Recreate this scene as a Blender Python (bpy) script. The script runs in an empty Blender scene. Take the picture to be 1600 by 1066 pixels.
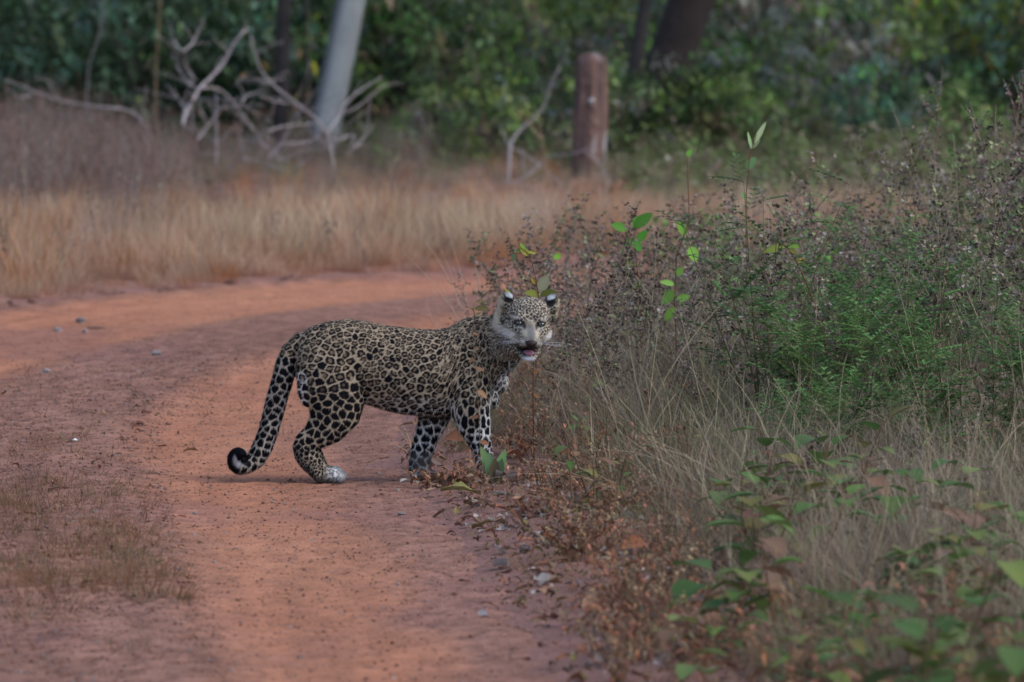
import bpy, math, random
import numpy as np
from mathutils import Vector, Matrix, kdtree

S = bpy.context.scene
COL = S.collection
R = np.random.default_rng(7)
random.seed(7)

# ------------------------------------------------------------------ camera, sky, sun, exposure
H = 2.2                      # camera height (seat of a safari vehicle)
PITCH = 0.0556
F = 12500.0                  # focal length in pixels of a 1600 px wide frame
cam_d = bpy.data.cameras.new('camera')
cam = bpy.data.objects.new('camera', cam_d)
COL.objects.link(cam)
cam.location = (0, 0, H)
cam.rotation_euler = (math.pi / 2 - PITCH, 0, 0)
cam_d.sensor_width = 24.0
cam_d.lens = F / 1600 * 24.0
cam_d.clip_start = 0.5
cam_d.clip_end = 2000
cam_d.dof.use_dof = True
cam_d.dof.focus_distance = 29.95
cam_d.dof.aperture_fstop = 3.5
cam_d.dof.aperture_blades = 9
S.camera = cam

SUN_EL, SUN_AZ = 46, -22      # degrees; azimuth measured from +X towards +Y
W = bpy.data.worlds.new('World')
S.world = W
W.use_nodes = True
wn = W.node_tree
sky = wn.nodes.new('ShaderNodeTexSky')
sky.sky_type = 'NISHITA'
sky.sun_disc = False
sky.sun_elevation = math.radians(SUN_EL)
sky.sun_rotation = math.radians(90 - SUN_AZ)
sky.air_density = 1.0
sky.dust_density = 2.0
sky.ozone_density = 1.2
bg = wn.nodes['Background']
bg.inputs['Strength'].default_value = 0.12
wn.links.new(sky.outputs[0], bg.inputs[0])

sd = bpy.data.lights.new('sun', 'SUN')
sun = bpy.data.objects.new('sun', sd)
COL.objects.link(sun)
sd.energy = 0.62
sd.angle = math.radians(24)
sd.color = (1.0, 0.98, 0.96)
_e, _a = math.radians(SUN_EL), math.radians(SUN_AZ)
sdir = Vector((math.cos(_e) * math.cos(_a), math.cos(_e) * math.sin(_a), math.sin(_e)))
sun.rotation_euler = sdir.to_track_quat('Z', 'Y').to_euler()

S.view_settings.view_transform = 'Standard'
S.view_settings.look = 'None'
S.view_settings.exposure = 1.22
S.view_settings.gamma = 1.0
S.view_settings.use_curve_mapping = False
S.render.engine = 'CYCLES'
S.cycles.use_denoising = True
S.cycles.max_bounces = 6
S.cycles.transparent_max_bounces = 4
S.cycles.filter_width = 1.6

# ------------------------------------------------------------------ picture <-> place helpers
CP, SP = math.cos(PITCH), math.sin(PITCH)
def ray(px, py):
    a, b = (px - 800) / F, (533 - py) / F
    return a, CP + b * SP, -SP + b * CP
def P(px, py, Y):
    """the point of the line of sight (px, py) at ground distance Y"""
    x, y, z = ray(px, py)
    t = Y / y
    return np.array((x * t, Y, H + z * t))
def G(px, py, z0=0.0):
    x, y, z = ray(px, py)
    t = (z0 - H) / z
    return np.array((x * t, y * t, z0))

# ------------------------------------------------------------------ noise
def _hash(ix, iy, s):
    n = (ix.astype(np.int64) * 374761393 + iy.astype(np.int64) * 668265263 + s * 1274126177) & 0xffffffff
    n = ((n ^ (n >> 13)) * 1274126177) & 0xffffffff
    return ((n ^ (n >> 16)) & 0xffff) / 65535.0
def noise(x, y, s=0):
    x, y = np.asarray(x, float), np.asarray(y, float)
    ix, iy = np.floor(x), np.floor(y)
    fx, fy = x - ix, y - iy
    fx, fy = fx * fx * (3 - 2 * fx), fy * fy * (3 - 2 * fy)
    a, b = _hash(ix, iy, s), _hash(ix + 1, iy, s)
    c, d = _hash(ix, iy + 1, s), _hash(ix + 1, iy + 1, s)
    return (a * (1 - fx) + b * fx) * (1 - fy) + (c * (1 - fx) + d * fx) * fy
def fbm(x, y, o=4, s=0):
    v, a, t = 0, 1, 0
    for i in range(o):
        v = v + a * noise(x * 2 ** i, y * 2 ** i, s + i); t += a; a *= .55
    return v / t
def sm(e0, e1, x):
    t = np.clip((x - e0) / (e1 - e0), 0, 1)
    return t * t * (3 - 2 * t)

# ------------------------------------------------------------------ materials
MATS = {}
def mat(name, color=(.5, .5, .5), rough=.85, vcol=False, trans=0.0, rnd=0.0, bump=None, spec=.25, mottle=None, noise_col=None, hue_rnd=0.0):
    """procedural surface; vcol reads the Col attribute, trans adds light through leaves, rnd varies brightness per object"""
    m = bpy.data.materials.new(name); m.use_nodes = True
    nt = m.node_tree; N, L = nt.nodes, nt.links
    b = N['Principled BSDF']
    b.inputs['Roughness'].default_value = rough
    b.inputs['Specular IOR Level'].default_value = spec
    if vcol:
        a = N.new('ShaderNodeAttribute'); a.attribute_name = 'Col'; c = a.outputs['Color']
    else:
        a = N.new('ShaderNodeRGB'); a.outputs[0].default_value = (*color, 1); c = a.outputs[0]
    tc = N.new('ShaderNodeTexCoord')
    if mottle:   # (scale, amount, colour)
        nz = N.new('ShaderNodeTexNoise'); nz.inputs['Scale'].default_value = mottle[0]; nz.inputs['Detail'].default_value = 6
        L.new(tc.outputs['Object'], nz.inputs['Vector'])
        rp = N.new('ShaderNodeValToRGB'); rp.color_ramp.elements[0].position = .42; rp.color_ramp.elements[1].position = .62
        L.new(nz.outputs['Fac'], rp.inputs[0])
        mu = N.new('ShaderNodeMath'); mu.operation = 'MULTIPLY'; mu.inputs[1].default_value = mottle[1]; L.new(rp.outputs[0], mu.inputs[0])
        mx = N.new('ShaderNodeMix'); mx.data_type = 'RGBA'; L.new(mu.outputs[0], mx.inputs[0]); L.new(c, mx.inputs[6]); mx.inputs[7].default_value = (*mottle[2], 1)
        c = mx.outputs[2]
    if rnd or hue_rnd:
        oi = N.new('ShaderNodeObjectInfo')
        mr = N.new('ShaderNodeMapRange'); mr.inputs[3].default_value = 1 - rnd; mr.inputs[4].default_value = 1 + rnd
        L.new(oi.outputs['Random'], mr.inputs[0])
        hs = N.new('ShaderNodeHueSaturation'); L.new(c, hs.inputs['Color']); L.new(mr.outputs[0], hs.inputs['Value'])
        if hue_rnd:
            m2 = N.new('ShaderNodeMath'); m2.operation = 'MULTIPLY'; m2.inputs[1].default_value = 17.31; L.new(oi.outputs['Random'], m2.inputs[0])
            m3 = N.new('ShaderNodeMath'); m3.operation = 'FRACT'; L.new(m2.outputs[0], m3.inputs[0])
            m4 = N.new('ShaderNodeMapRange'); m4.inputs[3].default_value = .5 - hue_rnd; m4.inputs[4].default_value = .5 + hue_rnd
            L.new(m3.outputs[0], m4.inputs[0]); L.new(m4.outputs[0], hs.inputs['Hue'])
        c = hs.outputs[0]
    L.new(c, b.inputs['Base Color'])
    if bump:     # (scale, distance)
        nb = N.new('ShaderNodeTexNoise'); nb.inputs['Scale'].default_value = bump[0]; nb.inputs['Detail'].default_value = 5
        L.new(tc.outputs['Object'], nb.inputs['Vector'])
        bm = N.new('ShaderNodeBump'); bm.inputs['Distance'].default_value = bump[1]; L.new(nb.outputs['Fac'], bm.inputs['Height'])
        L.new(bm.outputs[0], b.inputs['Normal'])
    if trans:
        t = N.new('ShaderNodeBsdfTranslucent'); L.new(c, t.inputs[0])
        mx = N.new('ShaderNodeMixShader'); mx.inputs[0].default_value = trans
        L.new(b.outputs[0], mx.inputs[1]); L.new(t.outputs[0], mx.inputs[2]); L.new(mx.outputs[0], N['Material Output'].inputs[0])
    MATS[name] = m
    return m

mat('leafy', vcol=True, rough=.7, trans=.28, rnd=.18, spec=.12)
mat('leafy_far', vcol=True, rough=.6, trans=.32, rnd=.28, hue_rnd=.02)
mat('dry', vcol=True, rough=.9, trans=.15, rnd=.18, spec=.1)
mat('grass', vcol=True, rough=.85, trans=.25, rnd=.16, spec=.15)
mat('seeds', vcol=True, rough=.9, trans=.05, rnd=.25, spec=.1)
mat('deadwood', (.33, .295, .305), rough=.9, mottle=(9, .6, (.20, .165, .16)), bump=(60, .006))
mat('pale_bark', (.46, .47, .45), rough=.85, mottle=(5, .45, (.30, .31, .29)), bump=(30, .006))
mat('dark_bark', (.045, .038, .038), rough=.95, mottle=(8, .6, (.02, .018, .018)), bump=(25, .02))
mat('brown_bark', (.045, .034, .032), rough=.95, mottle=(8, .6, (.03, .022, .02)), bump=(25, .02))
mat('stone', (.26, .23, .22), rough=.9, mottle=(30, .6, (.14, .1, .1)), bump=(90, .01), rnd=.2)
mat('clod', (.20, .095, .068), rough=.95, mottle=(30, .6, (.12, .055, .045)), bump=(90, .01), rnd=.35)
mat('coat', vcol=True, rough=.8, spec=.05)
mat('skin_pink', (.36, .16, .21), rough=.45, bump=(300, .001))
mat('nose_skin', (.018, .010, .011), rough=.5, spec=.3)
mat('eye_glass', vcol=True, rough=.12, spec=.6)
mat('whisker', (.45, .47, .52), rough=.5)

# ------------------------------------------------------------------ mesh helpers
class MB:
    """collects geometry with one colour per vertex"""
    def __init__(s): s.v, s.f, s.c = [], [], []
    def add(s, vs, fs, cs):
        o = len(s.v)
        s.v.extend(map(tuple, vs)); s.f.extend([tuple(i + o for i in f) for f in fs])
        if len(cs) == 3 and not hasattr(cs[0], '__len__'): cs = [cs] * len(vs)
        s.c.extend(map(tuple, cs))
    def tube(s, pts, rad, n=5, col=(.2, .2, .2), cap=True):
        pts = [np.asarray(p, float) for p in pts]
        vs, fs = [], []
        ref = np.array((.13, .21, .97))
        for i, p in enumerate(pts):
            d = pts[min(i + 1, len(pts) - 1)] - pts[max(i - 1, 0)]
            d = d / (np.linalg.norm(d) + 1e-9)
            if abs(d @ ref) > .95: ref = np.array((.95, .1, .2))
            u = np.cross(d, ref); u /= np.linalg.norm(u); w = np.cross(d, u)
            for k in range(n):
                a = 2 * math.pi * k / n
                vs.append(p + rad[i] * (math.cos(a) * u + math.sin(a) * w))
        for i in range(len(pts) - 1):
            for k in range(n):
                k2 = (k + 1) % n
                fs.append((i * n + k, i * n + k2, (i + 1) * n + k2, (i + 1) * n + k))
        if cap:
            fs.append(tuple(range(n))[::-1]); fs.append(tuple((len(pts) - 1) * n + k for k in range(n)))
        s.add(vs, fs, col)
    def ribbon(s, pts, w, cols):
        """a thin blade; width turned a random way"""
        a = random.uniform(0, math.pi); side = np.array((math.cos(a), math.sin(a) * .6, 0))
        vs, cs = [], []
        n = len(pts)
        for i, p in enumerate(pts[:-1]):
            k = w * (1 - .75 * i / (n - 1)) * .5
            vs += [p - side * k, p + side * k]; cs += [cols[i]] * 2
        vs.append(pts[-1]); cs.append(cols[-1])
        fs = [(2 * i, 2 * i + 1, 2 * i + 3, 2 * i + 2) for i in range(n - 2)]
        fs.append((2 * n - 4, 2 * n - 3, 2 * n - 2))
        s.add(vs, fs, cs)
    def leaf(s, p, d, l, w, col, fold=.25, droop=.3, st=3, up=(0, 0, 1)):
        """a folded, drooping leaf with real outline; st stations"""
        d = np.asarray(d, float); d = d / (np.linalg.norm(d) + 1e-9)
        sd_ = np.cross(d, up)
        if np.linalg.norm(sd_) < .1: sd_ = np.array((1, 0, 0.))
        sd_ /= np.linalg.norm(sd_); nn = np.cross(sd_, d)
        vs, fs = [np.asarray(p, float)], []
        for i in range(1, st + 1):
            t = i / (st + 1)
            c = vs[0] + d * l * t - nn * 0 - np.array((0, 0, 1.)) * l * droop * t * t
            ww = w * .5 * math.sin(math.pi * t ** .8) ** .75
            vs += [c - sd_ * ww + nn * ww * fold, c, c + sd_ * ww + nn * ww * fold]
        vs.append(vs[0] + d * l - np.array((0, 0, 1.)) * l * droop)
        fs += [(0, 2, 1), (0, 3, 2)]
        for i in range(st - 1):
            b = 1 + 3 * i
            fs += [(b, b + 1, b + 4, b + 3), (b + 1, b + 2, b + 5, b + 4)]
        b = 1 + 3 * (st - 1); e = len(vs) - 1
        fs += [(b, b + 1, e), (b + 1, b + 2, e)]
        s.add(vs, fs, [tuple(np.clip(np.array(col) * (1.12 if (i - 2) % 3 == 0 else 1), 0, 1)) for i in range(len(vs))])
    def mesh(s, name, m, smooth=True):
        me = bpy.data.meshes.new(name)
        me.from_pydata(s.v, [], s.f)
        at = me.color_attributes.new('Col', 'FLOAT_COLOR', 'POINT')
        c = np.ones((len(s.v), 4), np.float32); c[:, :3] = np.array(s.c, np.float32).reshape(-1, 3)
        at.data.foreach_set('color', c.ravel())
        if smooth: me.polygons.foreach_set('use_smooth', [True] * len(me.polygons))
        me.materials.append(MATS[m] if isinstance(m, str) else m)
        return me
    def obj(s, name, m, parent=None, smooth=True):
        return link(name, s.mesh(name, m, smooth), parent)

def link(name, me, parent=None):
    o = bpy.data.objects.new(name, me); COL.objects.link(o)
    if parent is not None: o.parent = parent
    return o
def tag(o, label=None, cat=None, group=None, kind=None):
    if label: o['label'] = label
    if cat: o['category'] = cat
    if group: o['group'] = group
    if kind: o['kind'] = kind
    return o
def thing(name, label, cat, loc=(0, 0, 0), rz=0, group=None):
    o = bpy.data.objects.new(name, None); COL.objects.link(o)
    o.empty_display_size = .1
    o.location = tuple(loc); o.rotation_euler = (0, 0, rz)
    return tag(o, label, cat, group)
def copy_tree(o, loc=None, rz=None, sc=None, label=None, parent=None):
    c = o.copy(); COL.objects.link(c)
    if parent is not None: c.parent = parent
    if loc is not None: c.location = tuple(loc)
    if rz is not None: c.rotation_euler = (random.uniform(-.08, .08), random.uniform(-.08, .08), rz)
    if sc is not None: c.scale = (sc,) * 3
    if label: c['label'] = label
    for ch in o.children: copy_tree(ch, parent=c)
    return c
def grid_mesh(name, X, Y, Z, col, m):
    ny, nx = X.shape
    me = bpy.data.meshes.new(name)
    v = np.stack([X, Y, Z], -1).reshape(-1, 3).astype(np.float32)
    i = np.arange(ny * nx).reshape(ny, nx)
    f = np.stack([i[:-1, :-1], i[:-1, 1:], i[1:, 1:], i[1:, :-1]], -1).reshape(-1, 4)
    me.vertices.add(len(v)); me.vertices.foreach_set('co', v.ravel())
    me.loops.add(f.size); me.loops.foreach_set('vertex_index', f.ravel().astype(np.int32))
    me.polygons.add(len(f)); me.polygons.foreach_set('loop_start', np.arange(0, f.size, 4, dtype=np.int32))
    me.polygons.foreach_set('loop_total', np.full(len(f), 4, np.int32))
    me.update(calc_edges=True)
    me.polygons.foreach_set('use_smooth', np.ones(len(f), bool))
    at = me.color_attributes.new('Col', 'FLOAT_COLOR', 'POINT')
    c = np.ones((len(v), 4), np.float32); c[:, :3] = col.reshape(-1, 3)
    at.data.foreach_set('color', c.ravel())
    me.materials.append(m)
    return me

TEMPL = 0
def scatter(name, meshes, pts, rz=None, sc=None, tilt=.15, label=None, cat=None, idx=None, kind='stuff', rot=None):
    """geometry-nodes instances of the template meshes on real ground points"""
    global TEMPL
    TEMPL += 1
    n = len(pts)
    tc = bpy.data.collections.new('templates_%02d' % TEMPL)
    for k, me in enumerate(meshes):
        tc.objects.link(bpy.data.objects.new('%s_template_%02d' % (name, k), me))
    me = bpy.data.meshes.new(name); me.vertices.add(n); me.vertices.foreach_set('co', np.asarray(pts, np.float32).ravel())
    if rot is None:
        rot = np.stack([R.uniform(-tilt, tilt, n), R.uniform(-tilt, tilt, n), R.uniform(0, 6.283, n) if rz is None else rz], -1)
    a = me.attributes.new('rot', 'FLOAT_VECTOR', 'POINT'); a.data.foreach_set('vector', rot.astype(np.float32).ravel())
    a = me.attributes.new('scl', 'FLOAT', 'POINT'); a.data.foreach_set('value', (np.ones(n) if sc is None else np.asarray(sc)).astype(np.float32))
    a = me.attributes.new('pick', 'INT', 'POINT'); a.data.foreach_set('value', (R.integers(0, len(meshes), n) if idx is None else np.asarray(idx)).astype(np.int32))
    o = link(name, me); tag(o, label, cat, kind=kind)
    ng = bpy.data.node_groups.new(name + '_scatter', 'GeometryNodeTree')
    ng.interface.new_socket('Geometry', in_out='INPUT', socket_type='NodeSocketGeometry')
    ng.interface.new_socket('Geometry', in_out='OUTPUT', socket_type='NodeSocketGeometry')
    N, L = ng.nodes, ng.links
    gi, go = N.new('NodeGroupInput'), N.new('NodeGroupOutput')
    m2p = N.new('GeometryNodeMeshToPoints'); L.new(gi.outputs[0], m2p.inputs[0])
    ip = N.new('GeometryNodeInstanceOnPoints'); L.new(m2p.outputs[0], ip.inputs['Points'])
    ci = N.new('GeometryNodeCollectionInfo'); ci.inputs[0].default_value = tc
    ci.inputs['Separate Children'].default_value = True; ci.inputs['Reset Children'].default_value = True
    L.new(ci.outputs[0], ip.inputs['Instance']); ip.inputs['Pick Instance'].default_value = True
    def na(nm, t):
        q = N.new('GeometryNodeInputNamedAttribute'); q.data_type = t; q.inputs[0].default_value = nm
        return q.outputs[0]
    L.new(na('pick', 'INT'), ip.inputs['Instance Index'])
    e2r = N.new('FunctionNodeEulerToRotation'); L.new(na('rot', 'FLOAT_VECTOR'), e2r.inputs[0]); L.new(e2r.outputs[0], ip.inputs['Rotation'])
    L.new(na('scl', 'FLOAT'), ip.inputs['Scale'])
    L.new(ip.outputs[0], go.inputs[0])
    md = o.modifiers.new('scatter', 'NODES'); md.node_group = ng
    return o

def jit(c, a=.12):
    k = 1 + random.uniform(-a, a)
    return tuple(max(0, min(1, q * k * (1 + random.uniform(-a, a) * .4))) for q in c)
def lerp(a, b, t): return tuple(a[i] * (1 - t) + b[i] * t for i in range(3))

# ------------------------------------------------------------------ the road's plan
CL = np.array([(-1.0, -30), (-1.0, 0), (-1.0, 12), (-1.02, 18), (-1.12, 22.4), (-1.36, 25.9), (-1.62, 29), (-1.80, 32.6), (-1.70, 36),
               (-1.22, 39.7), (-.45, 42.4), (.7, 44.6), (2.3, 46.1), (4.6, 47.0), (8, 47.4), (14, 47.5), (30, 47.5)], float)
def smooth_line(p, n=700):
    t = np.r_[0, np.cumsum(np.linalg.norm(np.diff(p, axis=0), axis=1))]
    u = np.linspace(0, t[-1], n)
    q = np.stack([np.interp(u, t, p[:, k]) for k in (0, 1)], -1)
    k = np.ones(21) / 21
    for _ in range(2):
        e = np.pad(q, ((10, 10), (0, 0)), mode='edge')
        q = np.stack([np.convolve(e[:, i], k, 'valid') for i in (0, 1)], -1)
    return q
ROAD = smooth_line(CL)
OUT_W, IN_W = 2.15, 1.3
def road_d(x, y):
    """signed distance from the centreline: positive on the inner (right) side"""
    x, y = np.asarray(x, float), np.asarray(y, float)
    sh = x.shape; x, y = x.ravel(), y.ravel()
    best = np.full(x.shape, 1e9); sg = np.ones(x.shape)
    A, B = ROAD[:-1:3], ROAD[3::3]
    n = min(len(A), len(B)); A, B = A[:n], B[:n]
    for a, b in zip(A, B):
        d = b - a; l = d @ d
        t = np.clip(((x - a[0]) * d[0] + (y - a[1]) * d[1]) / l, 0, 1)
        ex, ey = x - a[0] - t * d[0], y - a[1] - t * d[1]
        q = np.hypot(ex, ey); m = q < best
        best[m] = q[m]; sg[m] = np.sign((d[1] * ex - d[0] * ey))[m]
    return (best * sg).reshape(sh)
def verge_d(x, y):
    """how far outside the road (negative on the road); and the side"""
    d = road_d(x, y)
    e = np.where(d > 0, d - IN_W, -d - OUT_W) + .12 * (fbm(x * 2.3, y * 1.1, 3, 5) - .5) * 2
    return e, d
def ground_z(x, y):
    e, d = verge_d(x, y)
    far = sm(120, 200, np.hypot(x, y))
    z = .05 * sm(-.1, .35, e) + .05 * sm(.3, 3, e) * np.where(d > 0, 1, .6)
    z = z + (.05 * (fbm(x * .7, y * .7, 3, 11) - .5) + .03 * (fbm(x * 5, y * 5, 3, 31) - .5)) * sm(-.05, .4, e) * (1 - far)
    z = z - .06 * (1 - sm(-.35, -.02, e))
    cat = np.exp(-(((x + .1) / .55) ** 2 + ((y - 30) / .5) ** 2) ** 2)
    z = np.where(z > 0, z * (1 - cat), z)
    return z
def gz1(x, y): return float(ground_z(np.array([x]), np.array([y]))[0])

# ground sheet
def axis(core0, core1, step, far0, far1):
    c = np.arange(core0, core1, step)
    a = core0 - np.geomspace(step, core0 - far0, 28)[::-1]
    b = core1 + np.geomspace(step, far1 - core1, 28)
    return np.r_[a, c, b]
gx, gy = axis(-6, 6, .07, -600, 600), axis(14, 64, .09, -600, 900)
X, Y = np.meshgrid(gx, gy)
Z = ground_z(X, Y)
e_, d_ = verge_d(X, Y)
soil, litter, tanb = np.array((.215, .115, .095)), np.array((.15, .105, .085)), np.array((.32, .15, .09))
m1 = fbm(X * 3, Y * 1.5, 4, 3)[..., None]; m2 = sm(.0, .9, e_)[..., None]
c = soil * (1 - m2) + (litter * m1 + soil * .8 * (1 - m1)) * m2
outer = ((d_ < 0) & (e_ > .2))[..., None]
c = np.where(outer, c * .5 + tanb * .4, c)
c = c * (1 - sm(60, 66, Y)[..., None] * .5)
c = c * (.75 + .5 * fbm(X * 12, Y * 12, 3, 77)[..., None])
def earth_mat(name, bscale, bdist, speck):
    m = mat(name, vcol=True, rough=.95, spec=.08, bump=(bscale, bdist))
    nt = m.node_tree; N, L = nt.nodes, nt.links
    b = N['Principled BSDF']; src = b.inputs['Base Color'].links[0].from_socket
    tc = [q for q in N if q.type == 'TEX_COORD'][0]
    def spk(scale, lo, hi, colr, amt, src, det=3):
        nz = N.new('ShaderNodeTexNoise'); nz.inputs['Scale'].default_value = scale; nz.inputs['Detail'].default_value = det; nz.inputs['Roughness'].default_value = .7
        L.new(tc.outputs['Object'], nz.inputs['Vector'])
        mr = N.new('ShaderNodeMapRange'); mr.inputs[1].default_value = lo; mr.inputs[2].default_value = hi; mr.inputs[4].default_value = amt
        L.new(nz.outputs['Fac'], mr.inputs[0])
        mx = N.new('ShaderNodeMix'); mx.data_type = 'RGBA'; L.new(mr.outputs[0], mx.inputs[0]); L.new(src, mx.inputs[6]); mx.inputs[7].default_value = (*colr, 1)
        return mx.outputs[2]
    src = spk(38, .56, .66, (.10, .045, .04), speck, src)
    src = spk(70, .60, .68, (.42, .27, .22), speck * .6, src)
    src = spk(6, .5, .7, (.25, .12, .10), .25, src, 5)
    L.new(src, b.inputs['Base Color'])
    return m
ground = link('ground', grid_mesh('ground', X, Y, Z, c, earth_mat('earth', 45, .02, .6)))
tag(ground, kind='structure')

def road_prof(Wd, Xr, Yr):
    q = Wd + .12 * (fbm(Xr * .8, Yr * .35, 3, 21) - .5) * 2
    inner = sm(.12, .52, q + .10 * (fbm(Xr * 5, Yr * 2.5, 3, 24) - .5)) * (1 - sm(IN_W - .50, IN_W - .16, q + .25 * (fbm(Xr * 3, Yr * 1.5, 3, 25) - .5)))
    outer_ = (1 - sm(-.85, -.40, q + .10 * (fbm(Xr * 5, Yr * 2.5, 3, 26) - .5))) * sm(-OUT_W - .05, -OUT_W + .3, q)
    tr = np.clip(inner + outer_, 0, 1); ridge = 1 - tr
    z = .002 + .030 * ridge * (1 - sm(.45, .7, Wd)) + .03 * (fbm(Xr * 4, Yr * 2.2, 4, 41) - .5) * (.25 + .9 * ridge) + .012 * (fbm(Xr * 14, Yr * 8, 3, 42) - .5) * (.4 + ridge)
    z = z + .010 * (fbm(Wd * 7, Yr * .25, 2, 43) - .5) * tr
    edge = np.maximum(sm(IN_W - .1, IN_W + .2, Wd), 1 - sm(-OUT_W - .2, -OUT_W + .1, Wd))
    cat = np.exp(-(((Xr + .35) / .75) ** 2 + ((Yr - 30) / .6) ** 2) ** 2)
    return (z - .09 * edge * edge) * (1 - cat) - .001 * cat, tr, ridge
def road_z(x, y): return road_prof(road_d(x, y), x, y)[0]
# road sheet, with its two wheel tracks and the ridge between them
def road_sheet():
    seg = np.r_[0, np.cumsum(np.linalg.norm(np.diff(ROAD, axis=0), axis=1))]
    L0 = seg[-1]
    # finer where the picture looks
    u = np.r_[np.arange(0, 48, .4), np.arange(48, 84, .045), np.arange(84, L0, .3)]
    u = u[u < L0]
    cx, cy = np.interp(u, seg, ROAD[:, 0]), np.interp(u, seg, ROAD[:, 1])
    k = np.ones(31) / 31
    tx, ty = np.gradient(cx, u), np.gradient(cy, u)
    tx = np.convolve(np.pad(tx, 15, mode='edge'), k, 'valid'); ty = np.convolve(np.pad(ty, 15, mode='edge'), k, 'valid')
    n = np.hypot(tx, ty); nx, ny = ty / n, -tx / n
    w = np.linspace(-OUT_W - .22, IN_W + .22, 118)
    Xr = cx[:, None] + nx[:, None] * w[None]; Yr = cy[:, None] + ny[:, None] * w[None]
    Wd = np.broadcast_to(w, Xr.shape)
    z, tr, ridge = road_prof(Wd, Xr, Yr)
    red, pur, pale = np.array((.33, .135, .077)), np.array((.22, .114, .083)), np.array((.40, .185, .108))
    f = fbm(Xr * 1.3, Yr * .5, 4, 51)[..., None]
    col = pur * ridge[..., None] + (red * (1 - f) + pale * f) * tr[..., None]
    # pale worn streaks and damp purple stains lengthways in the wheel tracks
    st = fbm(Wd * 6, np.broadcast_to(u[:, None], Xr.shape) * .35, 3, 61)[..., None]
    col = col * (.76 + .48 * st)
    stain = sm(.52, .7, fbm(Xr * 1.1, Yr * .6, 4, 71))[..., None] * .45
    col = col * (1 - stain) + np.array((.22, .11, .095)) * stain
    col = col * (.8 + .4 * fbm(Xr * 9, Yr * 5, 3, 81)[..., None])
    grit = R.uniform(-1, 1, Xr.shape); grit = grit * (.18 + .16 * ridge)
    col = col * (1 + grit[..., None]) * .95
    z = z + grit * .018
    return grid_mesh('dirt_road', Xr, Yr, z, col, earth_mat('road_earth', 70, .012, .75))
tag(link('dirt_road', road_sheet()), kind='structure')

# ------------------------------------------------------------------ the leopard
def Q(X, Y, off=0.0):
    """point from the traced side outline (coordinates of an enlargement), off metres behind (+) the middle plane"""
    return P(340 + X / 2.857, 440 + Y / 2.857, 30 + off)
K = 0.0024 / 2.857      # metres per outline unit

class Solid:
    def __init__(s): s.v, s.f = [], []
    def loft(s, secs, n=22):
        """secs: (centre, u, v) with u, v the half-axes of each elliptic section"""
        o = len(s.v)
        for c, u, v in secs:
            for k in range(n):
                a = 2 * math.pi * k / n
                s.v.append(tuple(c + u * math.cos(a) + v * math.sin(a)))
        m = len(secs)
        for i in range(m - 1):
            for k in range(n):
                k2 = (k + 1) % n
                s.f.append((o + i * n + k, o + i * n + k2, o + (i + 1) * n + k2, o + (i + 1) * n + k))
        s.f.append(tuple(o + k for k in range(n))[::-1]); s.f.append(tuple(o + (m - 1) * n + k for k in range(n)))
    def ball(s, c, r, n=14):
        c = np.asarray(c, float)
        secs = []
        for i in range(1, n):
            a = math.pi * i / n
            secs.append((c + np.array((0, 0, -math.cos(a) * r[2])), np.array((math.sin(a) * r[0], 0, 0)), np.array((0, math.sin(a) * r[1], 0))))
        s.loft(secs, 18)
    def limb(s, pts, wid, close=True):
        """pts: (X, Y, r, off) in outline units; wid: sideways half-thickness in metres for each"""
        secs = []
        C = [Q(x, y, o) for x, y, r, o in pts]
        for i in range(len(C)):
            d = C[min(i + 1, len(C) - 1)] - C[max(i - 1, 0)]
            d[1] = 0; d /= np.linalg.norm(d)
            perp = np.array((-d[2], 0, d[0]))
            secs.append((C[i], perp * pts[i][2] * K, np.array((0, wid[i], 0))))
        # round ends
        for end in (0, -1):
            c, u, v = secs[end]
            nb = secs[1] if end == 0 else secs[-2]
            d = c - nb[0]; d /= np.linalg.norm(d); r = min(np.linalg.norm(u), np.linalg.norm(v)) * .8
            extra = [(c + d * r * math.sin(a), u * math.cos(a), v * math.cos(a)) for a in (.5, .9, 1.25, 1.45)]
            if end == 0: secs = extra[::-1] + secs
            else: secs = secs + extra
        s.loft(secs)

HC = P(826, 504, 29.84)          # middle between the eyes, inside the skull
ROLL = -.055
def hl(x, f, z):
    """head-local point: x to picture right, f towards the viewer, z up"""
    xr, zr = x * math.cos(ROLL) - z * math.sin(ROLL), x * math.sin(ROLL) + z * math.cos(ROLL)
    return HC + np.array((xr + f * .10, -f, zr))

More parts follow.
